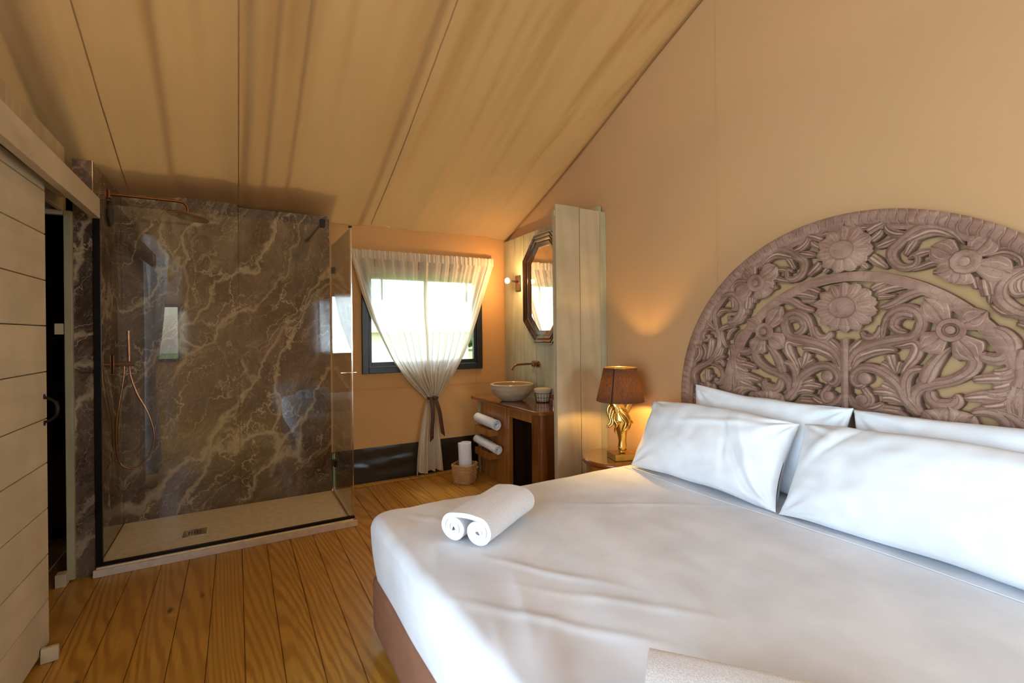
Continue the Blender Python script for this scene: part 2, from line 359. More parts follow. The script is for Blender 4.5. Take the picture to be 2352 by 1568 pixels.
# window wall: canvas with an opening, a dark ground sheet and a seam
WX0, WX1, WZ0, WZ1 = 1.063, 2.325, 1.083, 2.09
def wrinkle(x, z):
    a = .006*nz(x*1.2+z*1.4, z*2.2, 4)
    if z < 1.08:
        a += .016*sin((x*1.0+z*1.15)*15+2.2*nz(x*1.3, z*1.3))*max(0., 1-abs(z-.66)/.42)*(.45+.55*nz(x*1.4, 7.7, z))
    return a
wf = MB()
def wpatch(x0, x1, z0, z1, nx, nz_): wf.grid(lambda u, v: (x0+(x1-x0)*u, YF-wrinkle(x0+(x1-x0)*u, z0+(z1-z0)*v), z0+(z1-z0)*v), nx, nz_)
wpatch(XL, WX0, .34, 2.52, 150, 70); wpatch(WX1, XW, .34, 2.52, 20, 70); wpatch(WX0, WX1, .34, WZ0, 110, 60); wpatch(WX0, WX1, WZ1, 2.52, 40, 14)
wall_far = struct(obj('wall_far', wf, m_wallf))
obj('ground_sheet_skirt', MB().grid(lambda u, v: (.74+1.93*u, YF-.006-.010*abs(nz(u*9+v*2, v*3.+u*4))-.008*nz(u*4, v*5, 3), .352*v), 150, 30), m_pvc, wall_far)
obj('seam', MB().grid(lambda u, v: (.75+1.92*u, YF-.012, .915-.012*u+.01*v), 20, 1), m_wallf, wall_far)
obj('seam', MB().grid(lambda u, v: (2.27+.006*u, YF-.008, .9+.18*v), 1, 4), m_wallf, wall_far)
struct(obj('trim_1', MB().box(.76, 2.2, YF-.085, YF-.03, .0005, .022), m_floor, bevel=.004))
# window 1: black frame, inner sash, pane
win = struct(obj('window_1', MB().box(WX0-.012, WX0+.05, YF-.03, YF+.05, WZ0-.012, WZ1+.012).box(WX1-.05, WX1+.012, YF-.03, YF+.05, WZ0-.012, WZ1+.012)
                 .box(WX0+.05, WX1-.05, YF-.03, YF+.05, WZ0-.012, WZ0+.052), m_blackf, bevel=.004))
obj('window_head', MB().box(WX0+.05, WX1-.05, YF-.03, YF+.05, WZ1-.05, WZ1+.012), m_cream, win, bevel=.004)  # cream instead of frame black: glare in the curtain put into the colour
obj('sash', MB().box(WX0+.052, WX0+.082, YF-.012, YF+.03, WZ0+.054, WZ1-.052).box(WX1-.085, WX1-.052, YF-.012, YF+.03, WZ0+.054, WZ1-.052)
    .box(WX0+.082, WX1-.085, YF-.012, YF+.03, WZ0+.054, WZ0+.096).box(WX0+.082, WX1-.085, YF-.012, YF+.03, WZ1-.09, WZ1-.052), m_blackf, win, bevel=.003)
obj('pane', MB().box(WX0+.08, WX1-.08, YF+.008, YF+.014, WZ0+.09, WZ1-.085), m_pane, win)
obj('window_latch', MB().box(1.38, 1.46, YF-.03, YF-.014, WZ0+.062, WZ0+.075), m_chrome, win, bevel=.002)
for x in (1.235, 2.14): obj('strap', MB().box(x, x+.016, YF-.036, YF-.031, 1.79, 2.08), m_blackf, win)
# plank wall behind the vanity, planks butted side by side
wv_ = struct(empty('wall_vanity')); ys = [4.775, 4.53, 4.345, 4.115, 3.905, 3.70, 3.49, 3.28, 3.135]
for y1, y0 in zip(ys, ys[1:]):
    t1, t0 = 2.47, 2.47
    obj('plank', MB().box(2.625, 2.655, y0+.0015, y1-.0015, .01, t1+.02*(4.7-y0)), m_sage, wv_, bevel=.002, origin=(2.64, (y0+y1)/2, 0))
# short plank screen between vanity and bed
wp = struct(empty('wall_divider'))
for x0, x1, y0, z1 in ((2.157, 2.386, 3.085, 2.452), (2.394, 2.600, 3.091, 2.447)):
    obj('plank', MB().box(x0, x1, y0, y0+.028, .01, z1), m_pine, wp, bevel=.003, origin=((x0+x1)/2, y0, 0))
obj('edge_board', MB().box(2.603, 2.668, 3.094, 3.122, .01, 2.445), m_sage, wp, bevel=.002)
obj('end_batten', MB().box(2.157, 2.185, 3.115, 3.135, .01, 2.41), m_pine, wp, bevel=.002)
obj('end_block', MB().box(2.149, 2.157, 3.095, 3.125, 2.36, 2.405), m_pine, wp, bevel=.001)
# marble-clad shower walls
ws = struct(empty('wall_shower'))
MT = 2.53
obj('marble_panel', MB().box(-.755, .019, 4.66, 4.675, 0, 2.56), m_marble, ws, bevel=.0015)
obj('marble_panel', MB().box(.021, .745, 4.66, 4.675, 0, 2.53), m_marble, ws, bevel=.0015)
obj('marble_panel', MB().box(-.768, -.755, 3.845, 4.672, 0, MT), m_marble, ws, bevel=.0015)
obj('marble_panel', MB().box(-.85, -.756, 3.83, 3.843, 0, MT), m_marble, ws, bevel=.0015)
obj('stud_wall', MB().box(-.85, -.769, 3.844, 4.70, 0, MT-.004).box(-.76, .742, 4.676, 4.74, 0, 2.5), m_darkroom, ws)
obj('corner_trim', MB().box(-.7575, -.7535, 3.8275, 3.8315, 0, MT), m_chrome, ws)
# left partition with the sliding door, its cover beam and the unlit room behind
wl = struct(empty('wall_left'))
LH = 2.585
for k in range(13):
    y1 = 3.828-k*.17; y0 = max(1.66, y1-.17)
    if y1 <= 1.7: break
    obj('board', MB().box(-.905, -.883, y0+.001, y1-.001, 2.2, LH), m_pine, wl, bevel=.0015, origin=(-.89, (y0+y1)/2, 2.2))
obj('door_jamb', MB().box(-.885, -.848, 3.795, 3.829, .012, 2.205), m_sage, wl, bevel=.003)
obj('jamb_foot', MB().box(-.925, -.875, 3.74, 3.80, 0, .075), m_pineh, wl, bevel=.003)
obj('door_head', MB().box(-2.2, -.886, 3.83, 3.86, 2.2, 2.5), m_pineh, wl, bevel=.003)
obj('head_strip', MB().box(-2.2, -.886, 3.79, 3.829, 2.178, 2.204), m_pineh, wl, bevel=.002)
obj('door_post', MB().box(-.905, -.84, 1.60, 1.66, 0, 2.585), m_sage, wl, bevel=.003)
obj('latch_plate', MB().box(-.93, -.889, 3.80, 3.812, 1.47, 1.535), m_pineh, wl, bevel=.002)
obj('room_lining', MB().box(-2.25, -2.2, 1.64, 4.75, 0, 2.45).box(-2.2, -.9, 4.68, 4.73, 0, 2.45).box(-2.2, -.91, 1.60, 1.64, 0, 2.45).box(-2.25, -.91, 1.6, 4.73, 2.45, 2.47), m_darkroom, wl)  # walls, topped by an unseen lid added to keep the room dark
obj('paper_holder', MB().box(-.98, -.92, 3.98, 4.02, 1.10, 1.19), m_black, wl, bevel=.006)
struct(obj('trim_2', MB().box(-.737, -.697, 1.66, 3.70, 2.154, 2.274).box(-.882, -.738, 1.66, 3.70, 2.258, 2.274), m_pineh, bevel=.003))
obj('rail_end', MB().box(-.76, -.742, 1.70, 3.66, 2.205, 2.245), m_black, bpy.data.objects['trim_2'])
dz = [.03, .236, .444, .658, .87, 1.076, 1.294, 1.507, 1.719, 1.934, 2.135, 2.195]
door = struct(empty('door_1', (-.79, 3.04, 0)))
for z0, z1 in zip(dz, dz[1:]):
    o = obj('board', MB().box(-.018, .018, -1.36, 0, z0+.0018, z1-.0018), m_pineh, door, bevel=.0025)
door.rotation_euler.z = rad(-1.0)
hd = MB().tube([(.022, -.035, 1.175), (.04, -.035, 1.168), (.060, -.036, 1.15), (.066, -.036, 1.118), (.060, -.036, 1.088), (.04, -.035, 1.070), (.022, -.035, 1.063)], [.006, .005, .0065, .008, .0065, .005, .006], 10)
hd.lathe([(.013, 0), (.012, .003)], 14, (0, 0, 0)); 
h_ = obj('door_handle', hd, m_black, door)
for zz in (1.18, 1.058):
    o = obj('handle_foot', MB().lathe([(.002, 0), (.013, 0), (.011, .004), (.002, .006)], 16), m_black, h_); o.location = (.0175, -.035, zz); o.rotation_euler.y = rad(90)
tag(obj('floor_guide', MB().prism([(-.022, 0), (.022, 0), (.022, .045), (.006, .062), (-.012, .062), (-.022, .04)], -.03, .03, 'X'), m_pineh, bevel=.002, origin=(0, 0, 0)),
    'small white wooden guide block on the floor at the foot of the sliding door', 'block').location = (-.742, 2.93, .001)
bpy.data.objects['floor_guide'].rotation_euler.z = rad(8)
# behind the camera: back wall with its window, glazed front of the tent, free opening with a drape
wb = MB(); BW = ((-1.3, -.86, 1.08, 1.95), (1.62, 2.5, 1.09, 2.2))
for a_, c_ in ((XL, -1.3), (-.86, 1.62), (2.5, XW)): wb.box(a_, c_, YB-.02, YB, 0, 2.52)
for a_, c_, z0, z1 in BW: wb.box(a_, c_, YB-.02, YB, 0, z0).box(a_, c_, YB-.02, YB, z1, 2.52)
struct(obj('wall_back', wb, m_wallf, smooth=False))
for n_, (a_, c_, z0, z1) in zip((2, 4), BW[::-1]):
    w2 = struct(obj('window_%d' % n_, MB().box(a_-.05, a_, YB-.02, YB+.03, z0-.05, z1+.05).box(c_, c_+.05, YB-.02, YB+.03, z0-.05, z1+.05)
                .box(a_, c_, YB-.02, YB+.03, z0-.05, z0).box(a_, c_, YB-.02, YB+.03, z1, z1+.05), m_blackf, bevel=.003))
    obj('pane', MB().box(a_, c_, YB-.012, YB-.006, z0, z1), m_pane, w2)
wfr = struct(empty('window_3'))
for y in (-2.2, -1.3, -.4, .5, 1.4, 1.55): obj('mullion', MB().box(XL-.03, XL+.03, y-.025, y+.025, 0, 3.0), m_blackf, wfr, bevel=.003)
obj('rail', MB().box(XL-.03, XL+.03, YB, 1.6, 3.0, 3.06).box(XL-.03, XL+.03, YB, 1.6, 2.1, 2.14).box(XL-.03, XL+.03, YB, 1.6, 0, .05), m_blackf, wfr, bevel=.003)
obj('pane', MB().box(XL-.004, XL+.004, YB, 1.6, .05, 3.0), m_pane, wfr)
struct(obj('wall_front', MB().prism([(1.6, 0), (YF, 0), (YF, 2.56), (1.6, roof(1.6)+.05)], XL-.02, XL, 'X')
    .prism([(-1.1, 3.06), (1.6, 3.06), (1.6, roof(1.6)+.05), (1.264, roof(1.264)+.06), (-1.1, roof(-1.1)+.06)], XL-.02, XL, 'X'), m_wallf, smooth=False))
pl = tag(empty('added_fill_lamp', (-2.2, 1.1, 2.35)), 'added warm globe lamp left of the camera, unseen, lighting the ceiling folds', 'lamp')  # unseen lamp, added to bring out the folds of the ceiling
obj('globe', MB().lathe([(.001, .10), (.06, .08), (.085, .03), (.085, -.02), (.06, -.07), (.001, -.09)], 24), glassy('globe_glass', (1, .95, .85), 1.0), pl)
obj('cord', MB().tube([(0, 0, .10), (0, 0, 1.7)], .004, 6), m_black, pl)
point('added_fill_light', (-2.2, 1.1, 2.35), 45, (1, .70, .38), .06)
# outdoors
g = tag(obj('lawn', MB().grid(lambda u, v: (-60+120*u, -60+160*v, -.45+.02*nz(u*6, v*6)), 40, 50), m_grass), 'green grass stretching away outside the tent window', 'grass'); g['kind'] = 'stuff'
t = tag(empty('neighbour_tent', (7.0, 22, -.45)), 'pale neighbouring tent seen dimly through the sheer curtain', 'tent')
t.rotation_euler.z = rad(-20)
obj('wall', MB().box(-2.6, 2.6, -2, 2, .1, 2.1), m_tent, t)
obj('roof', MB().prism([(-2.4, 2.0), (2.4, 2.0), (0, 3.4)], -3.0, 3.0, 'X'), m_tent, t)
for k, (x, y, s) in enumerate(((-5, 46, 3.0), (4, 50, 3.4), (13, 48, 3.1), (23, 52, 3.9), (33, 50, 3.4))):
    mb = MB().grid(lambda u, v, s=s, k=k: tuple(Vector((cos(2*pi*u)*sin(pi*v), sin(2*pi*u)*sin(pi*v), -cos(pi*v)*.42))*s*(1+.35*nz(cos(6.28*u)*3+k, sin(6.28*u)*3, v*6))), 48, 28)
    tag(obj('tree', mb, m_leafy, origin=None), ['rounded green tree at the far left edge of the lawn outside', 'broad green tree second from the left beyond the lawn', 'rounded green tree in the middle of the row beyond the lawn', 'largest green tree, second from the right beyond the lawn', 'green tree at the far right end beyond the lawn'][k], 'tree', 'trees beyond the lawn').location = (x, y, s*.55-.42)
# ================================================================ SHOWER
tr = tag(obj('shower_tray', MB().box(-.752, .745, 3.845, 4.655, 0, .036).box(-.752, .76, 3.80, 3.845, 0, .050), m_tray, bevel=.003),
    'low cream shower tray with a flat stone-like surface', 'shower tray')
obj('tray_edge', MB().box(-.764, .788, 3.782, 3.80, 0, .044), m_trayedge, tr, bevel=.002)
dr = obj('drain_cover', MB().box(-.345, -.20, 4.10, 4.235, .036, .0395), m_chrome, tr, bevel=.001)
for k in range(5): obj('drain_slot', MB().box(-.312+k*.017, -.303+k*.017, 4.135, 4.195, .0392, .0402), m_black, dr)
en = tag(empty('shower_screen', (0, 3.85, .05)), 'frameless clear glass shower screen with black edge profiles around the cream tray', 'shower screen')
def ch(o): o.location = Vector(o.location)-Vector(en.location); return o
ch(obj('glass_panel', MB().box(-.742, .765, 3.826, 3.834, .062, 2.272), m_glass, en))['label'] = 'fixed clear front glass panel'
ch(obj('bottom_profile', MB().box(-.757, .775, 3.815, 3.845, .0505, .067), m_black, en, bevel=.001))
ch(obj('wall_profile', MB().box(-.755, -.722, 3.815, 3.842, .068, 2.20), m_black, en, bevel=.001))
ch(obj('glass_door', MB().box(.757, .764, 3.85, 4.56, .062, 2.265), m_glass_side, en))['label'] = 'hinged clear side glass door'
ch(obj('glass_panel', MB().box(.757, .764, 4.568, 4.655, .062, 2.265), m_glass_side, en))
ch(obj('edge_seal', MB().box(.764, .772, 3.824, 3.838, .07, 2.27), m_chrome, en))
ch(obj('threshold_strip', MB().box(.748, .774, 3.85, 4.655, .0505, .060), m_trayedge, en, bevel=.002))
ch(obj('corner_cap', MB().box(.752, .775, 3.82, 3.842, 2.27, 2.285), m_black, en, bevel=.001))
for z in (2.03, .30): ch(obj('hinge', MB().box(.745, .778, 4.53, 4.60, z-.028, z+.028), m_black, en, bevel=.003))
kn = MB()
kn.tube([(.70, 3.93, 1.155), (.715, 3.93, 1.155), (.716, 3.93, 1.155), (.80, 3.93, 1.155), (.801, 3.93, 1.155), (.82, 3.93, 1.155)], [.011, .011, .006, .006, .011, .011], 16)
ch(obj('door_knob', kn, m_chrome, en))
sb = MB().tube([(.565, 4.655, 2.30), (.49, 3.845, 2.22)], .009, 12).lathe([(.021, 0), (.021, .02)], 20)
sb = MB().tube([(.556, 4.655, 2.295), (.564, 3.84, 2.29)], .010, 12)
ch(obj('support_bar', sb, m_black, en)); 
ch(obj('bar_clamp', MB().tube([(.556, 4.6585, 2.295), (.556, 4.635, 2.295)], .019, 16), m_black, en))
ch(obj('bar_clamp', MB().box(.547, .582, 3.818, 3.866, 2.255, 2.315), m_black, en, bevel=.003))
# overhead shower
rs = tag(empty('rain_shower', (-.752, 4.24, 2.43)), 'copper overhead shower with a long bent arm on the marble wall', 'shower head')
obj('wall_flange', MB().box(0, .012, -.03, .03, -.03, .03), m_copper, rs, bevel=.002)
obj('shower_arm', MB().tube(spl([(.01, 0, 0), (.2, 0, .002), (.38, 0, .002), (.425, 0, -.006), (.45, 0, -.035), (.452, 0, -.085)], 26), .010, 14), m_copper, rs)
hd_ = obj('shower_head', MB().lathe([(.012, .03), (.02, .01), (.13, .006), (.135, 0), (.13, -.004), (.01, -.005)], 48), m_copper, rs); hd_.location = (.452, 0, -.105)
hd_.rotation_euler = (0, rad(10), 0)
obj('speaker_disc', MB().lathe([(.005, .008), (.085, .008), (.09, 0), (.005, 0)], 40), m_black, rs)
bpy.data.objects['speaker_disc'].location = (.003, .02, -.13); bpy.data.objects['speaker_disc'].rotation_euler = (0, rad(90), 0)
# mixer
mx_ = tag(empty('shower_mixer', (-.753, 4.36, 1.26)), 'copper shower mixer with upright hand spray and looping hose on the marble wall', 'shower mixer')
obj('wall_plate', MB().box(0, .010, -.055, .055, -.065, .065), m_copper, mx_, bevel=.003)
obj('mixer_body', MB().tube([(.01, -.01, 0), (.12, -.01, 0)], .017, 18), m_copper, mx_)
obj('hand_spray', MB().tube([(.085, .0, .02), (.082, .0, .235)], [.0125, .0135], 16).tube([(.085, 0, .02), (.088, 0, -.05)], .008, 12), m_copper, mx_)
obj('hose', MB().tube(spl([(.088, 0, -.05), (.095, 0, -.10), (.13, .0, -.22), (.19, .0, -.36), (.225, 0, -.52), (.20, 0, -.66), (.12, .0, -.745), (.04, 0, -.72), (.012, -.01, -.60), (.014, -.02, -.42), (.035, -.02, -.25), (.055, -.015, -.10), (.06, -.01, 0)], 90), .0075, 10), m_copper, mx_)

# ================================================================ CURTAINS
def curtain(name, prof, y0, n, mat, flip=1, amp=None, u0=0, u1=1, nu=240, nv=90, par=None, ph=0, axis='Y'):
    """prof rows: (z, centre, width, pleat depth); cloth between shares u0..u1 of the width"""
    zs = [p[0] for p in prof]
    def col(k, z): return lerp([(-p[0], p[k]) for p in prof], -z)
    def fn(u, v):
        z = zs[0]+(zs[-1]-zs[0])*v; uu = u0+(u1-u0)*u
        c, wd, am = col(1, z), col(2, z), col(3, z)
        wob = .35*nz(uu*7+ph, z*.6)
        a = am*sin(2*pi*(n*uu+wob))+am*.5*sin(2*pi*(n*2.3*uu+.3+wob)+1.3)
        x = c+(uu-.5)*wd+am*.35*cos(2*pi*(n*uu+wob)); y = y0-flip*(a+am)
        if z < zs[0]-.07: z -= (.035*nz(uu*9, 1.1)) * v if v > .5 else 0
        return (x, y, z) if axis == 'Y' else (y, x, z)
    return obj(name, MB().grid(fn, nu, nv), mat, par, angle=180)
cv = tag(empty('sheer_curtain', (1.70, 4.70, 0)), 'sheer white curtain gathered to a brown tie in front of the window', 'curtain')
def reloc(o): o.location = -Vector(cv.location); return o
top = [(2.262, 1.70, 1.515, .010), (2.17, 1.70, 1.49, .010), (1.85, 1.685, 1.29, .012), (1.6, 1.687, 1.115, .014), (1.38, 1.70, .927, .016), (1.22, 1.70, .77, .018), (1.08, 1.705, .59, .022), (.987, 1.71, .452, .026), (.88, 1.727, .262, .028), (.80, 1.73, .10, .022)]
for a, b, nm in ((0, .50, 0), (.497, 1, 1)):
    reloc(curtain('curtain_panel', top, 4.735, 13, m_sheer, 1, None, a, b, 260, 90, cv, ph=nm*3))
for a, b in ((0, .045), (.475, .512), (.96, 1.0)):
    reloc(curtain('curtain_hem', top, 4.727, 13, m_sheerh, 1, None, a, b, 14, 90, cv, ph=0 if a < .47 else 3))
def heading(u, v):
    x = .945+1.52*u; z = 2.268-.085*v+.006*nz(u*30, 0)*(1-v)
    return (x, 4.722-.010*sin(2*pi*(30*u+.5*nz(u*12, 0)))-.004*sin(u*400)*v, z)
reloc(obj('curtain_heading', MB().grid(heading, 420, 6), m_sheerh, cv, angle=180))
def scal(u, v):
    x = .965+1.46*u; z = 2.19-(.075+.014*abs(sin(2*pi*7.5*u)))*v
    return (x, 4.745-.008*sin(2*pi*(30*u)), z)
m_scal = sheer('rod_shadow_cloth', (.55, .45, .30), .15, .4)  # darker scalloped cloth strip, stands in for the curtain rod's shadow
reloc(obj('rod_shadow_strip', MB().grid(scal, 300, 4), m_scal, cv, angle=180))
tail = [(.81, 1.73, .095, .020), (.72, 1.72, .14, .022), (.6, 1.71, .18, .026), (.4, 1.695, .235, .030), (.2, 1.69, .27, .034), (.05, 1.69, .285, .036)]
reloc(curtain('curtain_tail', tail, 4.735, 3.3, m_sheerl, 1, None, 0, 1, 160, 50, cv))
tw = MB().tube([(1.73+.055*cos(a), 4.700+.042*sin(a), .80) for a in [2*pi*k/24 for k in range(25)]], .014, 8)
tb = reloc(obj('curtain_tie', tw, m_ribbon, cv))
def ribbon(x0, x1, y, z0, z1, wd, tipdir):
    mb = MB()
    def f(u, v):
        x = x0+(x1-x0)*v+.006*sin(v*5); z = z0+(z1-z0)*v-(wd*.9*(u if tipdir > 0 else 1-u) if v > .999 else 0)
        return (x+(u-.5)*wd, y-.012*sin(v*4), z)
    return mb.grid(f, 4, 24)
r1 = obj('ribbon_end', ribbon(1.70, 1.71, 4.638, .80, .40, .042, -1), m_ribbon, cv, solid=.0015); reloc(r1)
r2 = obj('ribbon_end', ribbon(1.74, 1.83, 4.636, .80, .44, .042, 1), m_ribbon, cv, solid=.0015); reloc(r2)
reloc(obj('ribbon_knot', MB().grid(lambda u, v: (1.74+.024*cos(2*pi*u)*sin(pi*v), 4.642+.018*sin(2*pi*u)*sin(pi*v), .805-.022*cos(pi*v)), 16, 10), m_ribbon, cv))
# tall drape tied back beside the free opening on the left (seen mirrored in the shower glass)
dp = [(2.5, .85, 1.45, .03), (2.1, .98, 1.15, .03), (1.7, 1.16, .85, .03), (1.4, 1.30, .55, .03), (1.15, 1.46, .24, .03), (1.07, 1.51, .10, .025), (.95, 1.50, .16, .03), (.5, 1.46, .27, .035), (.06, 1.42, .34, .04)]
d_ = tag(curtain('drape', dp, -.80, 12, m_drape, -1, None, 0, 1, 260, 120, None, axis='X'), 'tall white drape tied back, mirrored in the shower glass', 'curtain')

cw = tag(empty('sheer_curtain', (2.2, YB+.08, 0)), 'second sheer curtain tied at the back window, seen mirrored in the marble', 'curtain')
o = curtain('curtain_panel', [(z, x+.5, wd*.72, a*.8) for z, x, wd, a in top], YB+.05, 12, m_sheer, -1, None, 0, 1, 200, 60, cw); o.location = -Vector(cw.location)
o = curtain('curtain_tail', [(z, x+.5, wd, a) for z, x, wd, a in tail], YB+.05, 3.3, m_sheerl, -1, None, 0, 1, 80, 30, cw); o.location = -Vector(cw.location)

# ================================================================ VANITY
va = tag(empty('vanity_cabinet', (2.4, 4.0, 0)), 'glossy reddish-brown wooden vanity cabinet with open knee space, beneath the stone basin', 'cabinet')
def cv_(o): o.location = Vector(o.location)-Vector((2.4, 4.0, 0)); return o
def rpoly(x0, x1, y0, y1, r, n=8):   # rectangle, corner (x0,y0) rounded
    return [(x0, y1), (x1, y1), (x1, y0)]+[(x0+r-r*sin(pi/2*k/n), y0+r-r*cos(pi/2*k/n)) for k in range(n+1)]
cv_(obj('side_panel', MB().box(2.215, 2.60, 4.53, 4.56, 0.0, .755), m_redv, va, bevel=.002))
cv_(obj('front_panel', MB().box(2.215, 2.235, 4.035, 4.53, .0, .755), m_redv, va, bevel=.002))
cv_(obj('frame_post', MB().box(2.213, 2.26, 3.965, 4.025, .0, .755), m_redv, va, bevel=.003))
cv_(obj('apron', MB().box(2.213, 2.235, 3.545, 3.965, .67, .755), m_redv, va, bevel=.002))
cv_(obj('corner_post', MB().prism(rpoly(2.205, 2.27, 3.40, 3.545, .055), 0, .755), m_redp, va, angle=50))
cv_(obj('end_panel', MB().box(2.27, 2.60, 3.402, 3.42, 0, .755), m_redp, va, bevel=.002))
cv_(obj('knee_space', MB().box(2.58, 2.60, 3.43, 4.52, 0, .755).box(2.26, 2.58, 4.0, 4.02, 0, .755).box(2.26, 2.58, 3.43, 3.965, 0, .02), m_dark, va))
cv_(obj('worktop_edge', MB().prism([(2.165, 4.70), (2.615, 4.70), (2.615, 3.37), (2.24, 3.37)]+[(2.24-.07*sin(pi/2*k/8), 3.44-.07*cos(pi/2*k/8)) for k in range(1, 9)], .756, .79), m_red, va, bevel=.006, seg=3))
cv_(obj('screw_cap', MB().tube([(2.216, 4.47, .60), (2.212, 4.47, .60)], .008, 12), m_dark, va))
for z in (.452, .226):
    cv_(obj('towel_shelf', MB().box(2.112, 2.2145, 4.18, 4.50, z, z+.068), m_redv, va, bevel=.002))
tag(obj('corner_batten', MB().box(2.195, 2.212, 4.562, 4.60, 0, .754), m_sage, bevel=.002), 'pale painted batten standing behind the vanity side', 'batten')
# basin
def rough(r, z, a):
    k = 1+.035*nz(cos(a)*5, sin(a)*5, z*45)+.03*nz(cos(a)*14, sin(a)*14, z*90)
    return r*(k if z < .135 else 1+.006*nz(cos(a)*5, sin(a)*5, 3))
ba = tag(empty('stone_basin', (2.352, 4.14, .791)), 'round rough-cut beige stone basin on the vanity top', 'basin')
outp = [(.075, 0), (.10, .002), (.115, .012)]+[(.115+.097*sin(pi/2*k/16), .012+.135*(k/16)**1.15) for k in range(1, 17)]+[(.214, .155), (.214, .163)]
obj('bowl', MB().lathe(outp, 120, fn=rough, caps=False), m_stone, ba, angle=60)
inp = [(.214, .163), (.209, .168), (.196, .168), (.190, .160)]+[(.19*cos(pi/2*k/12)+.02, .16-.12*sin(pi/2*k/12)) for k in range(1, 13)]+[(.001, .04)]
obj('polished_rim', MB().lathe(inp, 80, caps=False), m_stonein, ba, angle=60)
# faucet
fa = tag(empty('wall_faucet', (2.622, 4.14, 1.14)), 'copper wall faucet with long spout above the stone basin', 'faucet')
obj('spout_plate', MB().tube([(0, .015, 0), (-.014, .015, 0)], .034, 28), m_copper, fa, bevel=.003)
obj('spout', MB().tube(spl([(-.01, .015, 0), (-.10, .015, 0), (-.20, .015, -.004), (-.235, .015, -.018), (-.262, .015, -.052)], 24), .0105, 14), m_copper, fa)
obj('handle_plate', MB().tube([(0, -.062, 0), (-.014, -.062, 0)], .034, 28), m_copper, fa, bevel=.003)
obj('mixer_body', MB().tube([(-.012, -.062, 0), (-.07, -.062, 0)], .021, 22), m_copper, fa, bevel=.003)
obj('lever', MB().tube([(-.058, -.062, -.015), (-.064, -.062, -.085)], .0045, 10), m_copper, fa)
# mirror
mi = tag(empty('octagonal_mirror', (2.623, 3.945, 1.885)), 'tall octagonal mirror with stepped dark wooden frame on the plank wall', 'mirror')
def octo(hy, hz, fy, fz): return [(-fy, hz), (fy, hz), (hy, fz), (hy, -fz), (fy, -hz), (-fy, -hz), (-hy, -fz), (-hy, fz)]
steps = [(0, 0, .0), (0, .035, .0), (.012, .045, .0), (.022, .040, 0), (.034, .030, 0), (.046, .036, 0), (.056, .030, 0), (.066, .022, 0), (.085, .026, 0), (.10, .018, 0), (.115, .014, 0), (.125, .006, 0)]
rings = []
for ins, hh, _ in steps:
    rings.append([(-hh, y, z) for y, z in octo(.36-ins, .533-ins, .145-ins*.41, .31-ins*.41)])
obj('mirror_frame', MB().loft(rings, caps=False), m_mirf, mi, angle=25)
obj('glass', MB().prism(octo(.237, .41, .095, .26), -.008, -.006, 'X'), m_mirror, mi, smooth=False)
bd = MB()
pts = octo(.363, .536, .146, .311); 
for i in range(8):
    a, b = Vector(pts[i]), Vector(pts[(i+1) % 8]); n = int((b-a).length/.0165)
    for k in range(n):
        p = a.lerp(b, (k+.5)/n); bd.lathe([(.0015, -.006), (.006, -.002), (.006, .003), (.0015, .007)], 6, (-.036, p.x, p.y))
o = obj('beading', bd, m_cream, mi); o['kind'] = 'stuff'
# sconce
sk = tag(empty('wall_sconce', (2.623, 4.45, 1.99)), 'small brown wall lamp with a bare glowing bulb left of the mirror', 'lamp')
obj('back_plate', MB().box(-.018, 0, -.045, .045, -.09, .075), m_mirf, sk, bevel=.004)
obj('arm', MB().tube([(-.015, 0, .01), (-.07, -.005, .01), (-.10, -.01, .012)], .010, 10), m_mirf, sk)
me_, nt_, b_s, o_s = M('bulb_glow'); b_s.inputs['Emission Color'].default_value = (1, .70, .34, 1); b_s.inputs['Emission Strength'].default_value = 28
obj('bulb', MB().lathe([(.001, -.028), (.018, -.022), (.026, -.006), (.024, .012), (.012, .028), (.001, .032)], 20), me_, sk).location = (-.145, -.012, .012)
point('sconce_light', (2.45, 4.42, 2.005), 19, (1, .62, .28), .022)
# small things on the worktop
sbk = tag(empty('wire_basket', (2.545, 3.885, .791)), 'small wire basket lined with cream linen on the vanity top', 'basket')
obj('linen_liner', MB().lathe([(.055, .004), (.068, .03), (.074, .085), (.082, .108), (.084, .125), (.070, .132), (.03, .122), (.001, .118)], 40, fn=lambda r, z, a: r*(1+.035*nz(cos(a)*4, sin(a)*4, z*30))), m_linen, sbk, angle=90)
wb_ = MB()
for z, r in ((.004, .066), (.045, .073), (.088, .079)): wb_.tube([(r*cos(2*pi*k/32), r*sin(2*pi*k/32), z) for k in range(33)], .0022, 6, False)
for k in range(16): a = 2*pi*k/16; wb_.tube([(.066*cos(a), .066*sin(a), .004), (.079*cos(a), .079*sin(a), .088)], .0018, 5)
obj('wire_cage', wb_, m_wire, sbk)
gl = tag(obj('glass_tumbler', MB().lathe([(.001, 0), (.036, 0), (.038, .06), (.034, .062), (.024, .066), (.026, .10), (.022, .10), (.001, .07)], 28), m_amber), 'stacked brown glass cups at the right end of the vanity top', 'glass')
gl.location = (2.49, 3.62, .791)
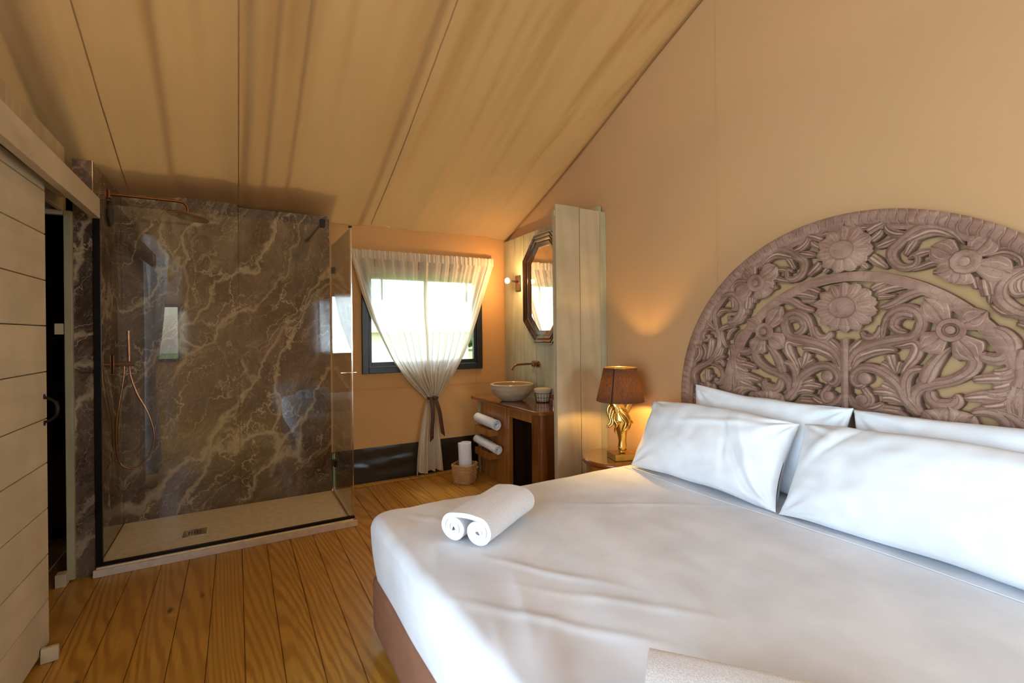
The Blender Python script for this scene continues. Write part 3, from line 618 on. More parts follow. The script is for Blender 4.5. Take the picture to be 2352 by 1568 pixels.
# woven basket on the floor with a towel standing in it
def wick(u, v, top=.205, bot=.172, h=.175):
    s = bot+(top-bot)*v; a = 2*pi*u; c, d = cos(a), sin(a); e = 5
    r = (abs(c)**e+abs(d)**e)**(-1/e)*s/2
    row = v*13; bulge = .0055*abs(sin(pi*row)); wv2 = .004*sin(a*14+(pi if int(row) % 2 else 0))
    return ((r+bulge+wv2)*c, (r+bulge+wv2)*d, h*v)
wk = tag(empty('woven_basket', (1.935, 4.36, .001)), 'small square wicker basket standing on the floor below the towel shelves', 'basket')
wk.rotation_euler.z = rad(37)
obj('basket_side', MB().grid(wick, 160, 78), m_wick, wk, solid=.004, angle=180)
obj('basket_rim', MB().tube([((abs(cos(a))**5+abs(sin(a))**5)**-.2*.1035*cos(a), (abs(cos(a))**5+abs(sin(a))**5)**-.2*.1035*sin(a), .176+.003*sin(a*18)) for a in [2*pi*k/96 for k in range(97)]], .0065, 8), m_wick, wk)
obj('basket_base', MB().box(-.083, .083, -.083, .083, 0, .004), m_wick, wk)
def roll_mesh(r, L, turns=3.2, lump=.0, flat=1.0):
    """spirally rolled towel lying along +y from 0 to L, centre on the axis"""
    mb = MB(); n = 90
    def rr(t): return r*(1-.78*t)
    for side in (0,):
        pass
    def f(u, v):
        a = 2*pi*turns*u-pi/2; q = rr(u); y = L*v+.006*nz(u*9, v*3)
        k = 1+lump*nz(cos(a)*1.5, y*9, sin(a)*1.5)
        return (q*cos(a)*k, y+(.010*u if v > .5 else -.010*u)*-1, q*sin(a)*k*flat)
    mb.grid(f, n, 22)
    return mb
def towel_roll(name, loc, rot, r, L, label, grp=None, flat=1.0, lump=.08):
    o = obj(name, roll_mesh(r, L, 3.2, lump, flat), m_terry, None, solid=.006, angle=180); tag(o, label, 'towel', grp); o.location = loc; o.rotation_euler = rot; return o
towel_roll('rolled_towel', (2.150, 4.085, .575), (rad(3), 0, rad(2)), .053, .40, 'rolled white towel on the upper wooden towel shelf', flat=.95)
towel_roll('rolled_towel', (2.150, 4.06, .341), (rad(5), 0, rad(3)), .049, .43, 'rolled white towel on the lower wooden towel shelf', flat=.88, lump=.14)
towel_roll('rolled_towel', (1.945, 4.365, .012), (rad(86), rad(0), rad(0)), .072, .37, 'rolled white towel standing upright in the wicker basket', flat=.85)
# ================================================================ BED
BX, BXE, BY0, BY1, BZ = .54, 2.595, .13, 2.365, .60
bed = tag(empty('double_bed', (1.57, 1.25, 0)), 'wide double bed with brown upholstered base and smooth white fitted sheet', 'bed')
def cb(o): o.location = Vector(o.location)-Vector((1.57, 1.25, 0)); return o
def rrect(x0, x1, y0, y1, r, n):
    """n points round a rounded rectangle, evenly spaced"""
    L = [(x1-x0-2*r), pi/2*r, (y1-y0-2*r), pi/2*r]*2; L = [L[0], L[1], L[2], L[1], L[0], L[1], L[2], L[1]]; T = sum(L); out = []
    for k in range(n):
        s = k/n*T; i = 0
        while s > L[i] and i < 7: s -= L[i]; i += 1
        c = [(x0+r, y0), None, (x1, y0+r), None, (x1-r, y1), None, (x0, y1-r), None][i]
        if i == 0: p = (x0+r+s, y0)
        elif i == 2: p = (x1, y0+r+s)
        elif i == 4: p = (x1-r-s, y1)
        elif i == 6: p = (x0, y1-r-s)
        else:
            cc, a0 = {1: ((x1-r, y0+r), -pi/2), 3: ((x1-r, y1-r), 0), 5: ((x0+r, y1-r), pi/2), 7: ((x0+r, y0+r), pi)}[i]
            a = a0+s/r; p = (cc[0]+r*cos(a), cc[1]+r*sin(a))
        out.append(p)
    return out
base = MB(); per = rrect(BX+.005, BXE, BY0, BY1-.005, .06, 200)
base.loft([[(x+(1.57-x)*k, y+(1.25-y)*k, z) for x, y in per] for z, k in ((.072, .012), (.078, .003), (.10, 0), (.285, 0), (.302, .006), (.308, .02))])
cb(obj('bed_base', base, m_bedbase, bed, angle=60))
for x, y in ((.64, 2.20), (.64, .30), (2.45, 2.20), (2.45, .30)): cb(obj('leg', MB().lathe([(.022, 0), (.028, .074)], 18, (x, y, .0)), m_black, bed))
def wrk(x, y):
    a = x*.45+y*.9; b = x*.9-y*.45
    foot = math.exp(-((x-.75)/.45)**2)
    h = .007*foot*(nz(a*1.2+3, b*5.5, 2))+.0045*nz(a*1.8, b*4.6, 7)+.003*nz(x*3, y*1.6, 4)
    h += .0022*foot*(1-abs(nz(a*2.0, b*9, 5))*3)+.0012*nz(x*11, y*4, 1)
    for (cx, cy, ang, ln, am) in ((.95, 1.45, -55, .22, .0035), (.80, 1.18, -50, .28, .004), (1.05, 1.15, -48, .3, .0025), (.75, 2.15, -60, .12, .0025), (.9, 2.2, -62, .1, .002), (1.75, 1.75, -32, .4, .002)):
        d = rad(ang); t = (x-cx)*cos(d)+(y-cy)*sin(d); q = -(x-cx)*sin(d)+(y-cy)*cos(d)
        h += am*math.exp(-(t/ln)**2-(q/.022)**2)
    return h*1.5
N = 460; per = rrect(BX, BXE, BY0, BY1, .075, N); rings = []
def sidef(k, z):
    x, y = per[k]; f = 1 if x < BX+.02 else .4
    return .008*nz(y*2.4+z*2.0, x*2.4, z*2)*f
for i in range(14):
    z = .300+.245*i/13; inn = .020*(1-i/13)**2
    rings.append([(x+(1.57-x)*(inn-sidef(k, z)), y+(1.25-y)*(inn-sidef(k, z)), z) for k, (x, y) in enumerate(per)])
for i in range(1, 9):
    a = pi/2*i/8; r_ = .055
    ring = []
    for k, (x, y) in enumerate(per):
        d = Vector((1.57-x, 1.25-y)).normalized(); q = r_*(1-cos(a)); xx, yy = x+d.x*q, y+d.y*q
        ring.append((xx, yy, .545+r_*sin(a)+wrk(xx, yy)*(i/8)))
    rings.append(ring)
last = [(p[0], p[1]) for p in rings[-1]]
M_ = 120
for i in range(1, M_+1):
    s = i/M_*.995
    rings.append([(x+(1.57-x)*s, y+(1.25-y)*s, BZ+wrk(x+(1.57-x)*s, y+(1.25-y)*s)) for x, y in last])
cb(obj('fitted_sheet', MB().loft(rings), m_sheet, bed, angle=180))
cb(obj('hem_line', MB().grid(lambda u, v: (2.115+.012*nz(v*5, 2.)+(u-.5)*.006, .19+2.11*v, BZ+.0025*(1-abs(2*u-1))+wrk(2.115, .19+2.11*v)+.0012), 4, 80), m_sheet, bed))
# pillows
def pillow(name, W, H, T, seed, sag=0., crease=None, nu=84, nv=60):
    def surf(sgn):
        def f(u, v):
            s, t = 2*u-1, 2*v-1
            e = (max(0, 1-abs(s)**2.6)*max(0, 1-abs(t)**2.6))**.42
            x = s*W/2*(1-.055*(1-t*t)**1.0*abs(s)**2); z = t*H/2*(1-.07*(1-s*s)*abs(t)**2)
            cor = (abs(s)*abs(t))**3; edge = max(abs(s), abs(t))
            y = sgn*(T/2*e+.0025)
            rr = min(1, e*1.5)
            y += rr*(.012*nz(s*2.2+seed, t*2.2, seed)+.006*nz(s*6+seed*2, t*4, seed*3))
            for cx, cz in ((-1, -1), (1, -1), (-1, 1), (1, 1)):      # gathers running in from the corners
                dx, dz = s-cx, (t-cz)*.7; r = math.hypot(dx, dz); a = math.atan2(dz, dx)
                y += sgn*.010*math.exp(-(r/.42)**2)*sin(a*11+seed)*min(1, r*5)
            y += sgn*.0035*sin(t*22+2*nz(s*3, t*2, seed))*(1-abs(s))*0
            if crease:
                for (cx, cz, ang, ln, wd, am) in crease:
                    d = rad(ang); p = (s-cx)*cos(d)+(t-cz)*sin(d)*.7; q = -(s-cx)*sin(d)+(t-cz)*cos(d)*.7
                    y += sgn*am*math.exp(-(p/ln)**2-(q/wd)**2)
            y += .012*nz(s*1.4+seed, seed, t*1.5)*edge**4
            z += .010*nz(s*2.1, seed, 3.)*abs(t)**3-sag*(s*s)*(.5+.5*t)*.03
            return (x, y, z)
        return f
    mb = MB().grid(surf(-1), nu, nv); mb.grid(surf(1), nu, nv)
    o = obj(name, mb, m_pillow, None, angle=180)
    bm = bmesh.new(); bm.from_mesh(o.data); bmesh.ops.remove_doubles(bm, verts=bm.verts, dist=.0045); bmesh.ops.recalc_face_normals(bm, faces=bm.faces); bm.to_mesh(o.data); bm.free()
    return o
def place(o, bot, top_, ymid, tilt=0, label='', grp=None, turn=0):
    """bot/top = (x, z) of the lower and upper edge at the middle; local -y faces the foot of the bed"""
    o.location = ((bot[0]+top_[0])/2, ymid, (bot[1]+top_[1])/2)
    zx = Vector((top_[0]-bot[0], 0, top_[1]-bot[1])).normalized(); xx = Vector((0, -1, 0)); yy = zx.cross(xx)
    Mx = Matrix((xx, yy, zx)).transposed().to_4x4()
    o.matrix_world = Matrix.Translation(o.location) @ Matrix.Rotation(rad(turn), 4, 'Z') @ Mx @ Matrix.Rotation(rad(tilt), 4, 'Y')
    tag(o, label, 'pillow'); return o
place(pillow('pillow', .90, .50, .14, 1.3), (2.455, .62), (2.525, 1.08), 1.645, 2, 'white pillow standing at the back left against the carved headboard', turn=0)
place(pillow('pillow', .94, .50, .14, 4.1), (2.455, .62), (2.53, 1.07), .71, -2, 'white pillow standing at the back right against the carved headboard', turn=0)
place(pillow('pillow', .94, .47, .19, 2.2, 1, ((.55, -.25, 118, .62, .045, -.016), (.68, -.2, 112, .55, .05, .014), (.2, .55, 12, .5, .05, .010), (.35, .1, 100, .4, .03, -.008)), nu=110, nv=72), (2.175, .635), (2.365, 1.0), 1.815, 0, 'white front pillow beside the lamp, with a deep crease at its right corner')
place(pillow('pillow', 1.0, .48, .19, 6.7, 1, ((-.72, .62, 65, .35, .06, .014), (-.62, .55, 60, .3, .03, -.010))), (2.175, .635), (2.375, 1.0), .83, 0, 'large white pillow in front on the right, reaching out of the picture')
# folded bath towels on the bed: rolled in from both ends, one wrap over both rolls
def double_roll(W, Hh, L, th=.0205):
    r = Hh/2; cxx = W/2-r; path = []
    n = 70; turns = 2.35
    for k in range(n):                                     # left spiral from the inside out
        t = k/(n-1); a = -pi/2-2*pi*turns*(1-t)*-1; q = (r-th/2)*(.10+.90*t)
        a = pi/2+2*pi*turns*(1-t)
        path.append((-cxx+q*cos(a)*1.12, q*sin(a)))
    m_ = len(path)
    for k in range(1, 12): path.append((-cxx+2*cxx*k/12, (r-th/2)*(1+.12*sin(pi*k/12))))
    path += [(-x, y) for x, y in path[:m_]][::-1]
    mb = MB(); P = path; K = len(P)
    def off(i, d):
        a, b = P[max(i-1, 0)], P[min(i+1, K-1)]; tx, ty = b[0]-a[0], b[1]-a[1]; l = math.hypot(tx, ty) or 1
        return (P[i][0]-ty/l*d, P[i][1]+tx/l*d)
    J = 30
    for sgn in (1, -1):
        def f(u, v, sgn=sgn):
            i = min(K-1, int(round(u*(K-1)))); x, z = off(i, sgn*th*.48)
            y = (v-.5)*L+.007*nz(u*14, v*2.)*(1 if abs(v-.5) > .45 else 0)
            k = 1+.035*nz(x*16, y*9, z*14)
            return (x*k, y, r+z*k)
        mb.grid(f, K-1, J)
    w_ = K; nf = w_*(J+1)
    for v0 in (0, J):
        for i in range(K-1):
            a, b = v0*w_+i, v0*w_+i+1; mb.f.append((a, b, nf+b, nf+a))
    return mb
t1 = tag(obj('bath_towel', double_roll(.236, .122, .41), m_terry, None, angle=75, subsurf=0), 'white terry towel rolled from both ends, near the foot corner of the bed', 'towel')
t1.location = (.962, 1.893, .603); t1.rotation_euler.z = math.atan2(.23, .35)-pi/2
t2 = tag(obj('bath_towel', double_roll(.24, .118, .44), m_terry, None, angle=75), 'white terry towel at the bottom edge of the picture, on the middle of the bed', 'towel')
ax2 = Vector((.64, -.77)); t2.location = (.852+ax2.x*.22-.77*.118, .842+ax2.y*.22-.64*.118, .604); t2.rotation_euler.z = math.atan2(ax2.y, ax2.x)-pi/2
t2.rotation_euler.z += 0

# ================================================================ CARVED HEADBOARD
def carved():
    m, nt, b, o = M('limed_carved_wood'); v = coords(nt)
    n = nn(nt, 'TexNoise', i_Scale=7., i_Detail=6.0); nt.links.new(v, n.inputs[0])
    c = ramp(nt, n.outputs[0], [(.3, (.19, .095, .065)), (.55, (.285, .160, .115)), (.75, (.38, .24, .175))])
    n2 = nn(nt, 'TexNoise', i_Scale=38., i_Detail=5.0); nt.links.new(coords(nt, (1, .25, 1)), n2.inputs[0])
    c = mixc(nt, ramp(nt, n2.outputs[0], [(.5, (0,)*3), (.75, (.5,)*3)]), c, (.42, .29, .21))
    vo = nn(nt, 'TexVoronoi', feature='DISTANCE_TO_EDGE', i_Scale=26.); nt.links.new(coords(nt, (1, 1, .5), rot=(.5, 0, 0)), vo.inputs[0])
    c = mixc(nt, ramp(nt, vo.outputs[0], [(.0, (.45,)*3), (.03, (0,)*3)]), c, (.12, .06, .04))
    at = nn(nt, 'Attribute', attribute_name='mark'); sh = ramp(nt, at.outputs['Fac'], [(.45, (0,)*3), (1., (.8,)*3)])
    c = mixc(nt, sh, c, (.62, .43, .30)); nt.links.new(c, b.inputs['Base Color']); b.inputs['Roughness'].default_value = .72
    bump(nt, b, n2.outputs[0], .25, .003); return m
m_carve = carved()
CARVE=[('s',(.02,.05,.045,.03,.02),[(.453,.792),(.419,.847),(.368,.881),(.311,.89),(.264,.868),(.225,.836),(.195,.797),(.208,.748),(.247,.722),(.285,.73),(.293,.76),(.276,.774),(.257,.757)]),
('l',(.03,.05,.02),[(.248,.836),(.292,.855),(.341,.869),(.382,.857),(.419,.829)]),
('l',(.02,.035,.02),[(.292,.844),(.27,.817),(.247,.774)]),
('l',(.02,.04,.03,.01),[(.261,.872),(.216,.881),(.182,.907),(.172,.941)]),
('l',(.02,.04,.02),[(.133,.831),(.175,.844),(.225,.859)]),
('l',(.03,.035,.015),[(.279,.769),(.31,.78),(.353,.785)]),
('l',(.015,.035,.03),[(.263,.708),(.31,.721),(.352,.733),(.396,.72)]),
('l',(.03,.035,.02),[(.404,.697),(.375,.689),(.346,.689)]),
('l',(.03,.035,.025),[(.481,.656),(.491,.606)]),
('l',(.04,.05,.045),[(.515,.649),(.527,.572)]),
('s',(.02,.035,.03),[(.523,.734),(.556,.743),(.59,.738),(.607,.722),(.599,.707)]),
('s',(.015,.03,.035),[(.541,.749),(.58,.76),(.624,.733),(.646,.704)]),
('s',(.03,.05,.055,.05),[(.634,.679),(.589,.648),(.562,.607),(.562,.559),(.588,.521),(.626,.499),(.66,.501)]),
('l',(.02,.035,.01),[(.65,.651),(.618,.628),(.617,.589),(.638,.567)]),
('l',(.04,.04,.02),[(.098,.91),(.141,.931),(.178,.943)]),
('l',(.03,.035,.015),[(.112,.867),(.148,.893),(.16,.913)]),
('l',(.04,.045,.02),[(.111,.793),(.14,.765),(.181,.728)]),
('l',(.03,.03,.02),[(.078,.761),(.1,.737)]),
('l',(.03,.03,.02),[(.073,.936),(.102,.932)]),
('l',(.03,.04,.015),[(.114,.638),(.146,.655),(.184,.664)]),
('l',(.03,.04,.02),[(.131,.616),(.2,.638),(.278,.639)]),
('l',(.03,.025,.015),[(.138,.599),(.18,.598),(.217,.602)]),
('s',(.03,.045,.04,.02),[(.145,.546),(.2,.563),(.256,.599),(.309,.614),(.363,.598),(.394,.559),(.411,.515)]),
('s',(.02,.04,.05,.045,.03),[(.157,.401),(.165,.465),(.192,.516),(.245,.539),(.29,.52),(.308,.474),(.298,.432),(.273,.402)]),
('s',(.04,.05,.04,.03),[(.283,.501),(.245,.514),(.212,.5),(.2,.464),(.222,.437),(.254,.429)]),
('s',(.02,.04,.04,.03),[(.066,.44),(.086,.409),(.119,.406),(.142,.428),(.155,.468)]),
('l',(.04,.05,.03),[(.008,.297),(.038,.356),(.079,.398)]),
('l',(.05,.05,.045,.02),[(.017,.236),(.045,.303),(.109,.339),(.172,.353),(.216,.349)]),
('s',(.05,.055,.05,.045,.04),[(.013,.255),(.042,.326),(.096,.365),(.166,.388),(.236,.403),(.271,.41),(.294,.441),(.3,.486)]),
('l',(.01,.03,.045,.05,.04,.02),[(.185,.368),(.233,.371),(.277,.382),(.291,.358),(.279,.319),(.253,.28),(.229,.236)]),
('l',(.015,.035,.03),[(.213,.238),(.184,.272),(.15,.292)]),
('l',(.015,.04,.045),[(.213,.24),(.196,.284),(.183,.332)]),
('l',(.015,.03,.03),[(.213,.242),(.22,.274),(.229,.301)]),
('s',(.05,.05,.05,.045,.04,.03),[(.3,.061),(.272,.099),(.243,.138),(.223,.186),(.19,.222),(.137,.255),(.082,.263),(.044,.238),(.034,.199),(.057,.174),(.088,.188)]),
('s',(.045,.05,.045,.03),[(.252,.132),(.243,.177),(.247,.223),(.27,.26),(.311,.273)]),
('l',(.02,.045,.04),[(.231,.147),(.189,.172),(.149,.19)]),
('l',(.02,.045,.03),[(.24,.134),(.18,.156),(.112,.153)]),
('l',(.02,.045,.04),[(.257,.104),(.201,.13),(.15,.128)]),
('s',(.03,.035,.04,.03),[(.074,.168),(.09,.144),(.107,.116),(.096,.085),(.067,.088),(.053,.106)]),
('l',(.02,.04,.03),[(.056,.068),(.119,.076),(.161,.1)]),
('l',(.02,.04,.04),[(.073,.065),(.157,.074),(.233,.073)]),
('l',(.02,.05,.06,.03),[(.073,.063),(.157,.052),(.224,.044),(.259,.014)]),
('l',(.02,.04,.03),[(.073,.063),(.125,.048),(.16,.023)]),
('s',(.02,.05,.05,.045),[(.009,.135),(.033,.088),(.073,.065),(.113,.053)]),
('s',(.02,.045,.06,.05),[(.409,.37),(.375,.333),(.343,.285),(.323,.236),(.315,.208)]),
('s',(.045,.05,.05,.045,.05,.05,.02),[(.308,.063),(.28,.1),(.278,.152),(.306,.19),(.35,.209),(.403,.225),(.449,.255),(.476,.288),(.478,.317),(.459,.329),(.427,.312)]),
('s',(.04,.05,.055,.05,.02),[(.328,.181),(.333,.145),(.355,.123),(.387,.121),(.415,.131),(.425,.155),(.408,.156)]),
('s',(.02,.04,.055,.055,.05,.03),[(.477,.442),(.522,.443),(.563,.429),(.587,.395),(.587,.356),(.564,.33),(.539,.323),(.509,.335),(.519,.351)]),
('l',(.06,.05,.04,.03),[(.619,.287),(.577,.254),(.52,.244),(.471,.234)]),
('l',(.04,.05,.03),[(.616,.299),(.577,.27),(.532,.267)]),
('l',(.05,.045,.03),[(.616,.257),(.577,.224),(.532,.207)]),
('l',(.05,.06,.05,.03),[(.61,.221),(.57,.177),(.508,.17),(.443,.157)]),
('l',(.04,.045,.03),[(.599,.207),(.566,.186),(.513,.183)]),
('l',(.05,.05,.04),[(.607,.196),(.57,.149),(.498,.128)]),
('s',(.05,.05,.05),[(.628,.369),(.617,.317),(.616,.257),(.609,.211)]),
('s',(.03,.05,.04),[(.596,.125),(.605,.172),(.626,.219)]),
('s',(.03,.05,.05,.03),[(.467,.098),(.508,.11),(.556,.101),(.58,.068),(.573,.039),(.553,.039),(.528,.032)]),
('s',(.03,.05,.05),[(.543,.118),(.587,.103),(.623,.075),(.646,.046)]),
('l',(.03,.04,.02),[(.615,.113),(.609,.151),(.618,.197)]),
('l',(.02,.035,.03,.02),[(.518,.733),(.576,.743),(.618,.715),(.624,.678)]),
('l',(.02,.03,.01),[(.524,.728),(.553,.709),(.57,.698)]),
('s',(.02,.035,.035,.03,.03,.025),[(.526,.539),(.536,.603),(.582,.659),(.655,.67),(.724,.63),(.751,.57),(.748,.497),(.72,.425)]),
('s',(.03,.035,.02),[(.636,.657),(.595,.622),(.601,.58),(.637,.576)]),
('l',(.02,.035,.02),[(.738,.536),(.693,.573),(.619,.57)]),
('l',(.02,.03,.03,.02),[(.656,.539),(.626,.505),(.572,.504),(.531,.545)]),
('l',(.02,.035,.03),[(.726,.447),(.675,.474),(.602,.483)]),
('l',(.03,.035,.03),[(.733,.447),(.784,.487),(.811,.516)]),
('s',(.02,.025,.03,.02,.02),[(.753,.45),(.808,.458),(.842,.432),(.834,.391),(.801,.394),(.797,.417),(.823,.417)]),
('s',(.02,.03,.035,.035,.04,.035,.03),[(.753,.497),(.726,.431),(.719,.367),(.749,.305),(.794,.252),(.874,.215),(.918,.168),(.91,.12),(.887,.083)]),
('l',(.03,.05,.04),[(.805,.256),(.782,.328),(.77,.403)]),
('l',(.02,.035,.03),[(.845,.255),(.816,.313),(.843,.37)]),
('l',(.03,.04,.03),[(.903,.247),(.861,.302),(.872,.364)]),
('l',(.02,.035,.03),[(.766,.263),(.717,.302),(.696,.348)]),
('l',(.02,.03,.02),[(.761,.254),(.718,.279),(.681,.294)]),
('l',(.02,.03,.02),[(.761,.249),(.707,.256),(.687,.225)]),
('l',(.02,.03,.02),[(.67,.34),(.695,.394),(.705,.45)]),
('l',(.02,.03,.02),[(.664,.39),(.643,.44),(.602,.466)]),
('s',(.02,.03,.035,.03),[(.789,.238),(.729,.227),(.698,.183),(.709,.132),(.741,.129),(.746,.156)]),
('l',(.04,.035,.03),[(.804,.133),(.808,.209)]),
('l',(.02,.025,.02),[(.807,.128),(.84,.169)]),
('l',(.02,.025,.02),[(.807,.128),(.773,.173)]),
('s',(.03,.04,.04,.03),[(.609,.301),(.6,.221),(.581,.151),(.597,.078)]),
('s',(.03,.035,.03),[(.615,.206),(.616,.139),(.612,.081)])]
UC, VC, XB = 1.262, 1.005, 2.652
hb = tag(empty('carved_headboard', (2.64, UC, .3)), 'carved half-round wooden headboard with flowers, leaves and scrolls in limed reddish wood', 'headboard')
def ch_(o): o.location = Vector((2.64, UC, .3))*-1+Vector(o.location); return o
def W3(u, v, h): return (XB-h-(.012 if h > .001 else 0), UC-u, VC+v)
# rim: rope-like slanted segments round the arch, running down both sides
RO, RI = 1.020, .950
def arcpt(s, r):         # s: arc length along the mean radius from the left foot
    base_ = .42
    if s < base_: return (-r, s-base_)
    a = (s-base_)/.985
    if a <= pi: return (-r*cos(a), r*sin(a))
    return (r, -(a-pi)*.985)
TOT = .42*2+.985*pi; NS = 104
for k in range(NS):
    s0, s1 = TOT*k/NS, TOT*(k+1)/NS; left = k < NS/2
    def seg(u, v, s0=s0, s1=s1, left=left):
        skew = (.030*(v-.5)+.006*sin(v*pi*2))*(1 if left else -1)
        s = s0+(s1-s0)*u+skew; s = max(0, min(TOT, s)); r = RI+(RO-RI)*v
        p = arcpt(s, r); e = min(1, (1-abs(2*u-1))*6)**.5; h = .030+.012*max(0, 1-(2*v-1)**2)**.5*(.5+.5*e)-.006*(1-e)
        if v < .02 or v > .98: h = .018 if v > .5 else .026
        return W3(p[0], p[1], h)
    ch_(obj('rim_segment', MB().grid(seg, 6, 7, lambda u, v: .9 if u < .01 or u > .99 else 0), m_carve, hb, angle=60))
def band(ru0, rv0, ru1, rv1, h, name, n=120, low=-.42, dome=.006):
    def f(u, v):
        t = u; k = (0, 0, .12, .3, .5, .7, .88, 1, 1)[int(round(v*8))]
        hh = 0 if v in (0, 1) else h+dome*(1-(2*k-1)**2)
        L = pi*.9+2*-low; s = t*L; ru, rv = ru0+(ru1-ru0)*k, rv0+(rv1-rv0)*k
        if s < -low: p = (-ru, low+s)
        elif s > L+low: p = (ru, L+low-s)
        else: a = (s+low)/(L+2*low)*pi; p = (-ru*cos(a), rv*sin(a))
        return W3(p[0], p[1], hh)
    return ch_(obj(name, MB().grid(f, n, 8, lambda u, v: .7 if .05 < v < .2 or .8 < v < .95 else 0), m_carve, hb, angle=50))
band(.952, .952, .926, .928, .026, 'inner_rim', dome=.002); band(RO-.004, RO-.004, RI, RI, .014, 'rim_backing', dome=0)
band(.702, .729, .640, .684, .031, 'middle_arch')
def strip(w_, pts, kind, lift):
    n = max(14, len(pts)*5); P = spl([(a, b, 0) for a, b in pts], n); m = len(w_)-1
    T = (-1, -1, -.90, -.52, -.42, -.32, 0, .32, .42, .52, .90, 1, 1)
    G = (0, .70, .80, .97, .82, .99, 1.0, .99, .82, .97, .80, .70, 0); C_ = (0, .35, 0, 0, 1, 0, 0, 0, 1, 0, 0, .35, 0)
    if kind == 'l':
        G = (0, .72, .82, .93, .80, .95, .84, .95, .80, .93, .82, .72, 0); C_ = (0, .35, 0, 0, .8, 0, 1, 0, .8, 0, 0, .35, 0)
    def f(u, v):
        i = min(n, int(round(u*n))); j = int(round(v*12)); t = i/n
        a, b = P[max(0, i-1)], P[min(n, i+1)]; d = (b-a); d = d.normalized() if d.length else Vector((1, 0, 0)); nr = Vector((-d.y, d.x, 0))
        x = t*m; q = min(int(x), m-1); wd = w_[q]+(w_[q+1]-w_[q])*(x-q)
        e0, e1 = min(1, t/.07), min(1, (1-t)/.09)
        wd *= (1-(1-e0)**2)**.5*.9+.1 if e0 < 1 else 1
        wd *= (1-(1-e1)**2)**.5*.9+.1 if e1 < 1 else 1
        p = P[i]+nr*(T[j]*wd/2)
        h = (.024+lift+.010*min(1, wd/.04))*G[j]*(.80 if (t in (0, 1)) else 1)
        return W3(p.x, p.y, h)
    return MB().grid(f, n, 12, lambda u, v: C_[int(round(v*12))]*(0 if u < .08 or u > .93 else 1))
for i, (k, w_, pts) in enumerate(CARVE):
    for sg in (1, -1):
        q = [(a*sg, b) for a, b in pts]
        ch_(obj({'s': 'scroll', 'l': 'leaf'}[k], strip(w_, q, k, .0012*(i % 5)), m_carve, hb, angle=60))
def flower(cu, cv0, tips, rc, pw, name='flower', boss='dome', dome_h=.05, cs=1.0):
    mb = MB()
    if boss == 'dish': prof_ = [(1.0, 0), (1.0, .012), (.95, .017), (.86, .010), (.5, .007), (.001, .006)]
    elif boss == 'rose': prof_ = [(1.0, 0), (1.0, .010), (.9, .017), (.7, .018), (.52, .012), (.40, .008), (.36, .017), (.2, .02), (.001, .02)]
    else: prof_ = [(1.0, 0), (1.0, .010), (.94, .014), (.62, .012), (.55, .006), (.48, .014), (.42, .010), (.38, .004), (.34, .013), (.001, .015)]
    n = 40; rings = []
    for r, h in prof_:
        rr = [rc*r*((1+.06*abs(sin(a*5))) if boss == 'rose' and r > .6 else 1) for a in [2*pi*k/n for k in range(n)]]
        rings.append([W3(cu+rr[k]*cos(2*pi*k/n), cv0+rr[k]*cs*sin(2*pi*k/n), .036+h) for k in range(n)])
    mb.loft(rings, caps=False)
    fl = ch_(obj(name, mb, m_carve, hb, angle=40))
    for ti, (tu, tv) in enumerate(tips):
        ax = Vector((tu-cu, tv-cv0)); L = ax.length; ax.normalize(); nr = Vector((-ax.y, ax.x))
        def f(u, v, ti=ti):
            s = rc*.55+(L-rc*.55)*u; t = 2*v-1
            wd = pw*(sin(min(1, u*.80+.18)*pi)**.75 if pw < 0 else (min(1, .30+u*1.35)*(1-max(0, (u-.55)/.45)**(1.5 if boss == 'eye' and pw > .11 else 2.6)*(.95 if boss != 'dish' else .80))))
            p = Vector((cu, cv0))+ax*s+nr*(t*wd*.5)
            rib = .0012*sin(t*16)*u; h = .036+.009*(1-t*t)-.008*u*u+rib+.001*(ti % 2)-(.006 if abs(t) < .06 and boss != 'dish' else 0)
            if v in (0, 1): h -= .020
            return W3(p.x, p.y, h)
        def cf(u, v): return .75 if (int(round(v*16)) in (4, 8, 12) and .3 < u < .85) or v in (1/16, 15/16) else 0
        o = obj('petal', MB().grid(f, 14, 16, cf), m_carve, fl, angle=70)
def ring_tips(cu, cv0, ru, rv, n, a0=0): return [(cu+ru*cos(a0+2*pi*k/n), cv0+rv*sin(a0+2*pi*k/n)) for k in range(n)]
flower(0, .840, ring_tips(0, .843, .128, .116, 11, pi/2), .058, .078, boss='dish', cs=.85)
flower(0, .556, ring_tips(0, .556, .143, .124, 14, pi/2), .064, .070, boss='dish', cs=.85)
for sg in (1, -1):
    flower(.460*sg, .720, [(.345*sg, .803), (.535*sg, .812), (.597*sg, .655), (.425*sg, .630), (.365*sg, .680)], .050, .118, boss='rose')
    flower(.412*sg, .440, [(.318*sg, .580), (.522*sg, .512), (.492*sg, .312), (.304*sg, .352)], .050, .125, boss='eye')
    flower(.398*sg, .005, ring_tips(.398*sg, .005, .128, .112, 9, pi/2), .048, .098, boss='eye')
    flower(.808*sg, .015, ring_tips(.808*sg, .015, .112, .112, 13, pi/2), .042, .060, boss='eye')
    for cu, cv0, r in ((.083, .212, .030), (.072, .110, .026), (.885, .345, .014)):
        ch_(obj('scroll_boss', MB().loft([[W3(cu*sg+r*q*cos(2*pi*k/24), cv0+r*q*sin(2*pi*k/24), h) for k in range(24)] for q, h in ((1, 0), (1, .034), (.9, .040), (.5, .043), (.01, .044))], caps=False), m_carve, hb, angle=50))
def trunk(u, v):
    t = 2*u-1; y = -.40+.80*v; wd = .036+.018*abs(v-.5)
    h = .0 if abs(t) > .99 else .034+.010*(1-t*t)-(.007 if abs(t) < .1 else 0)
    return W3(t*wd/2, y, h)
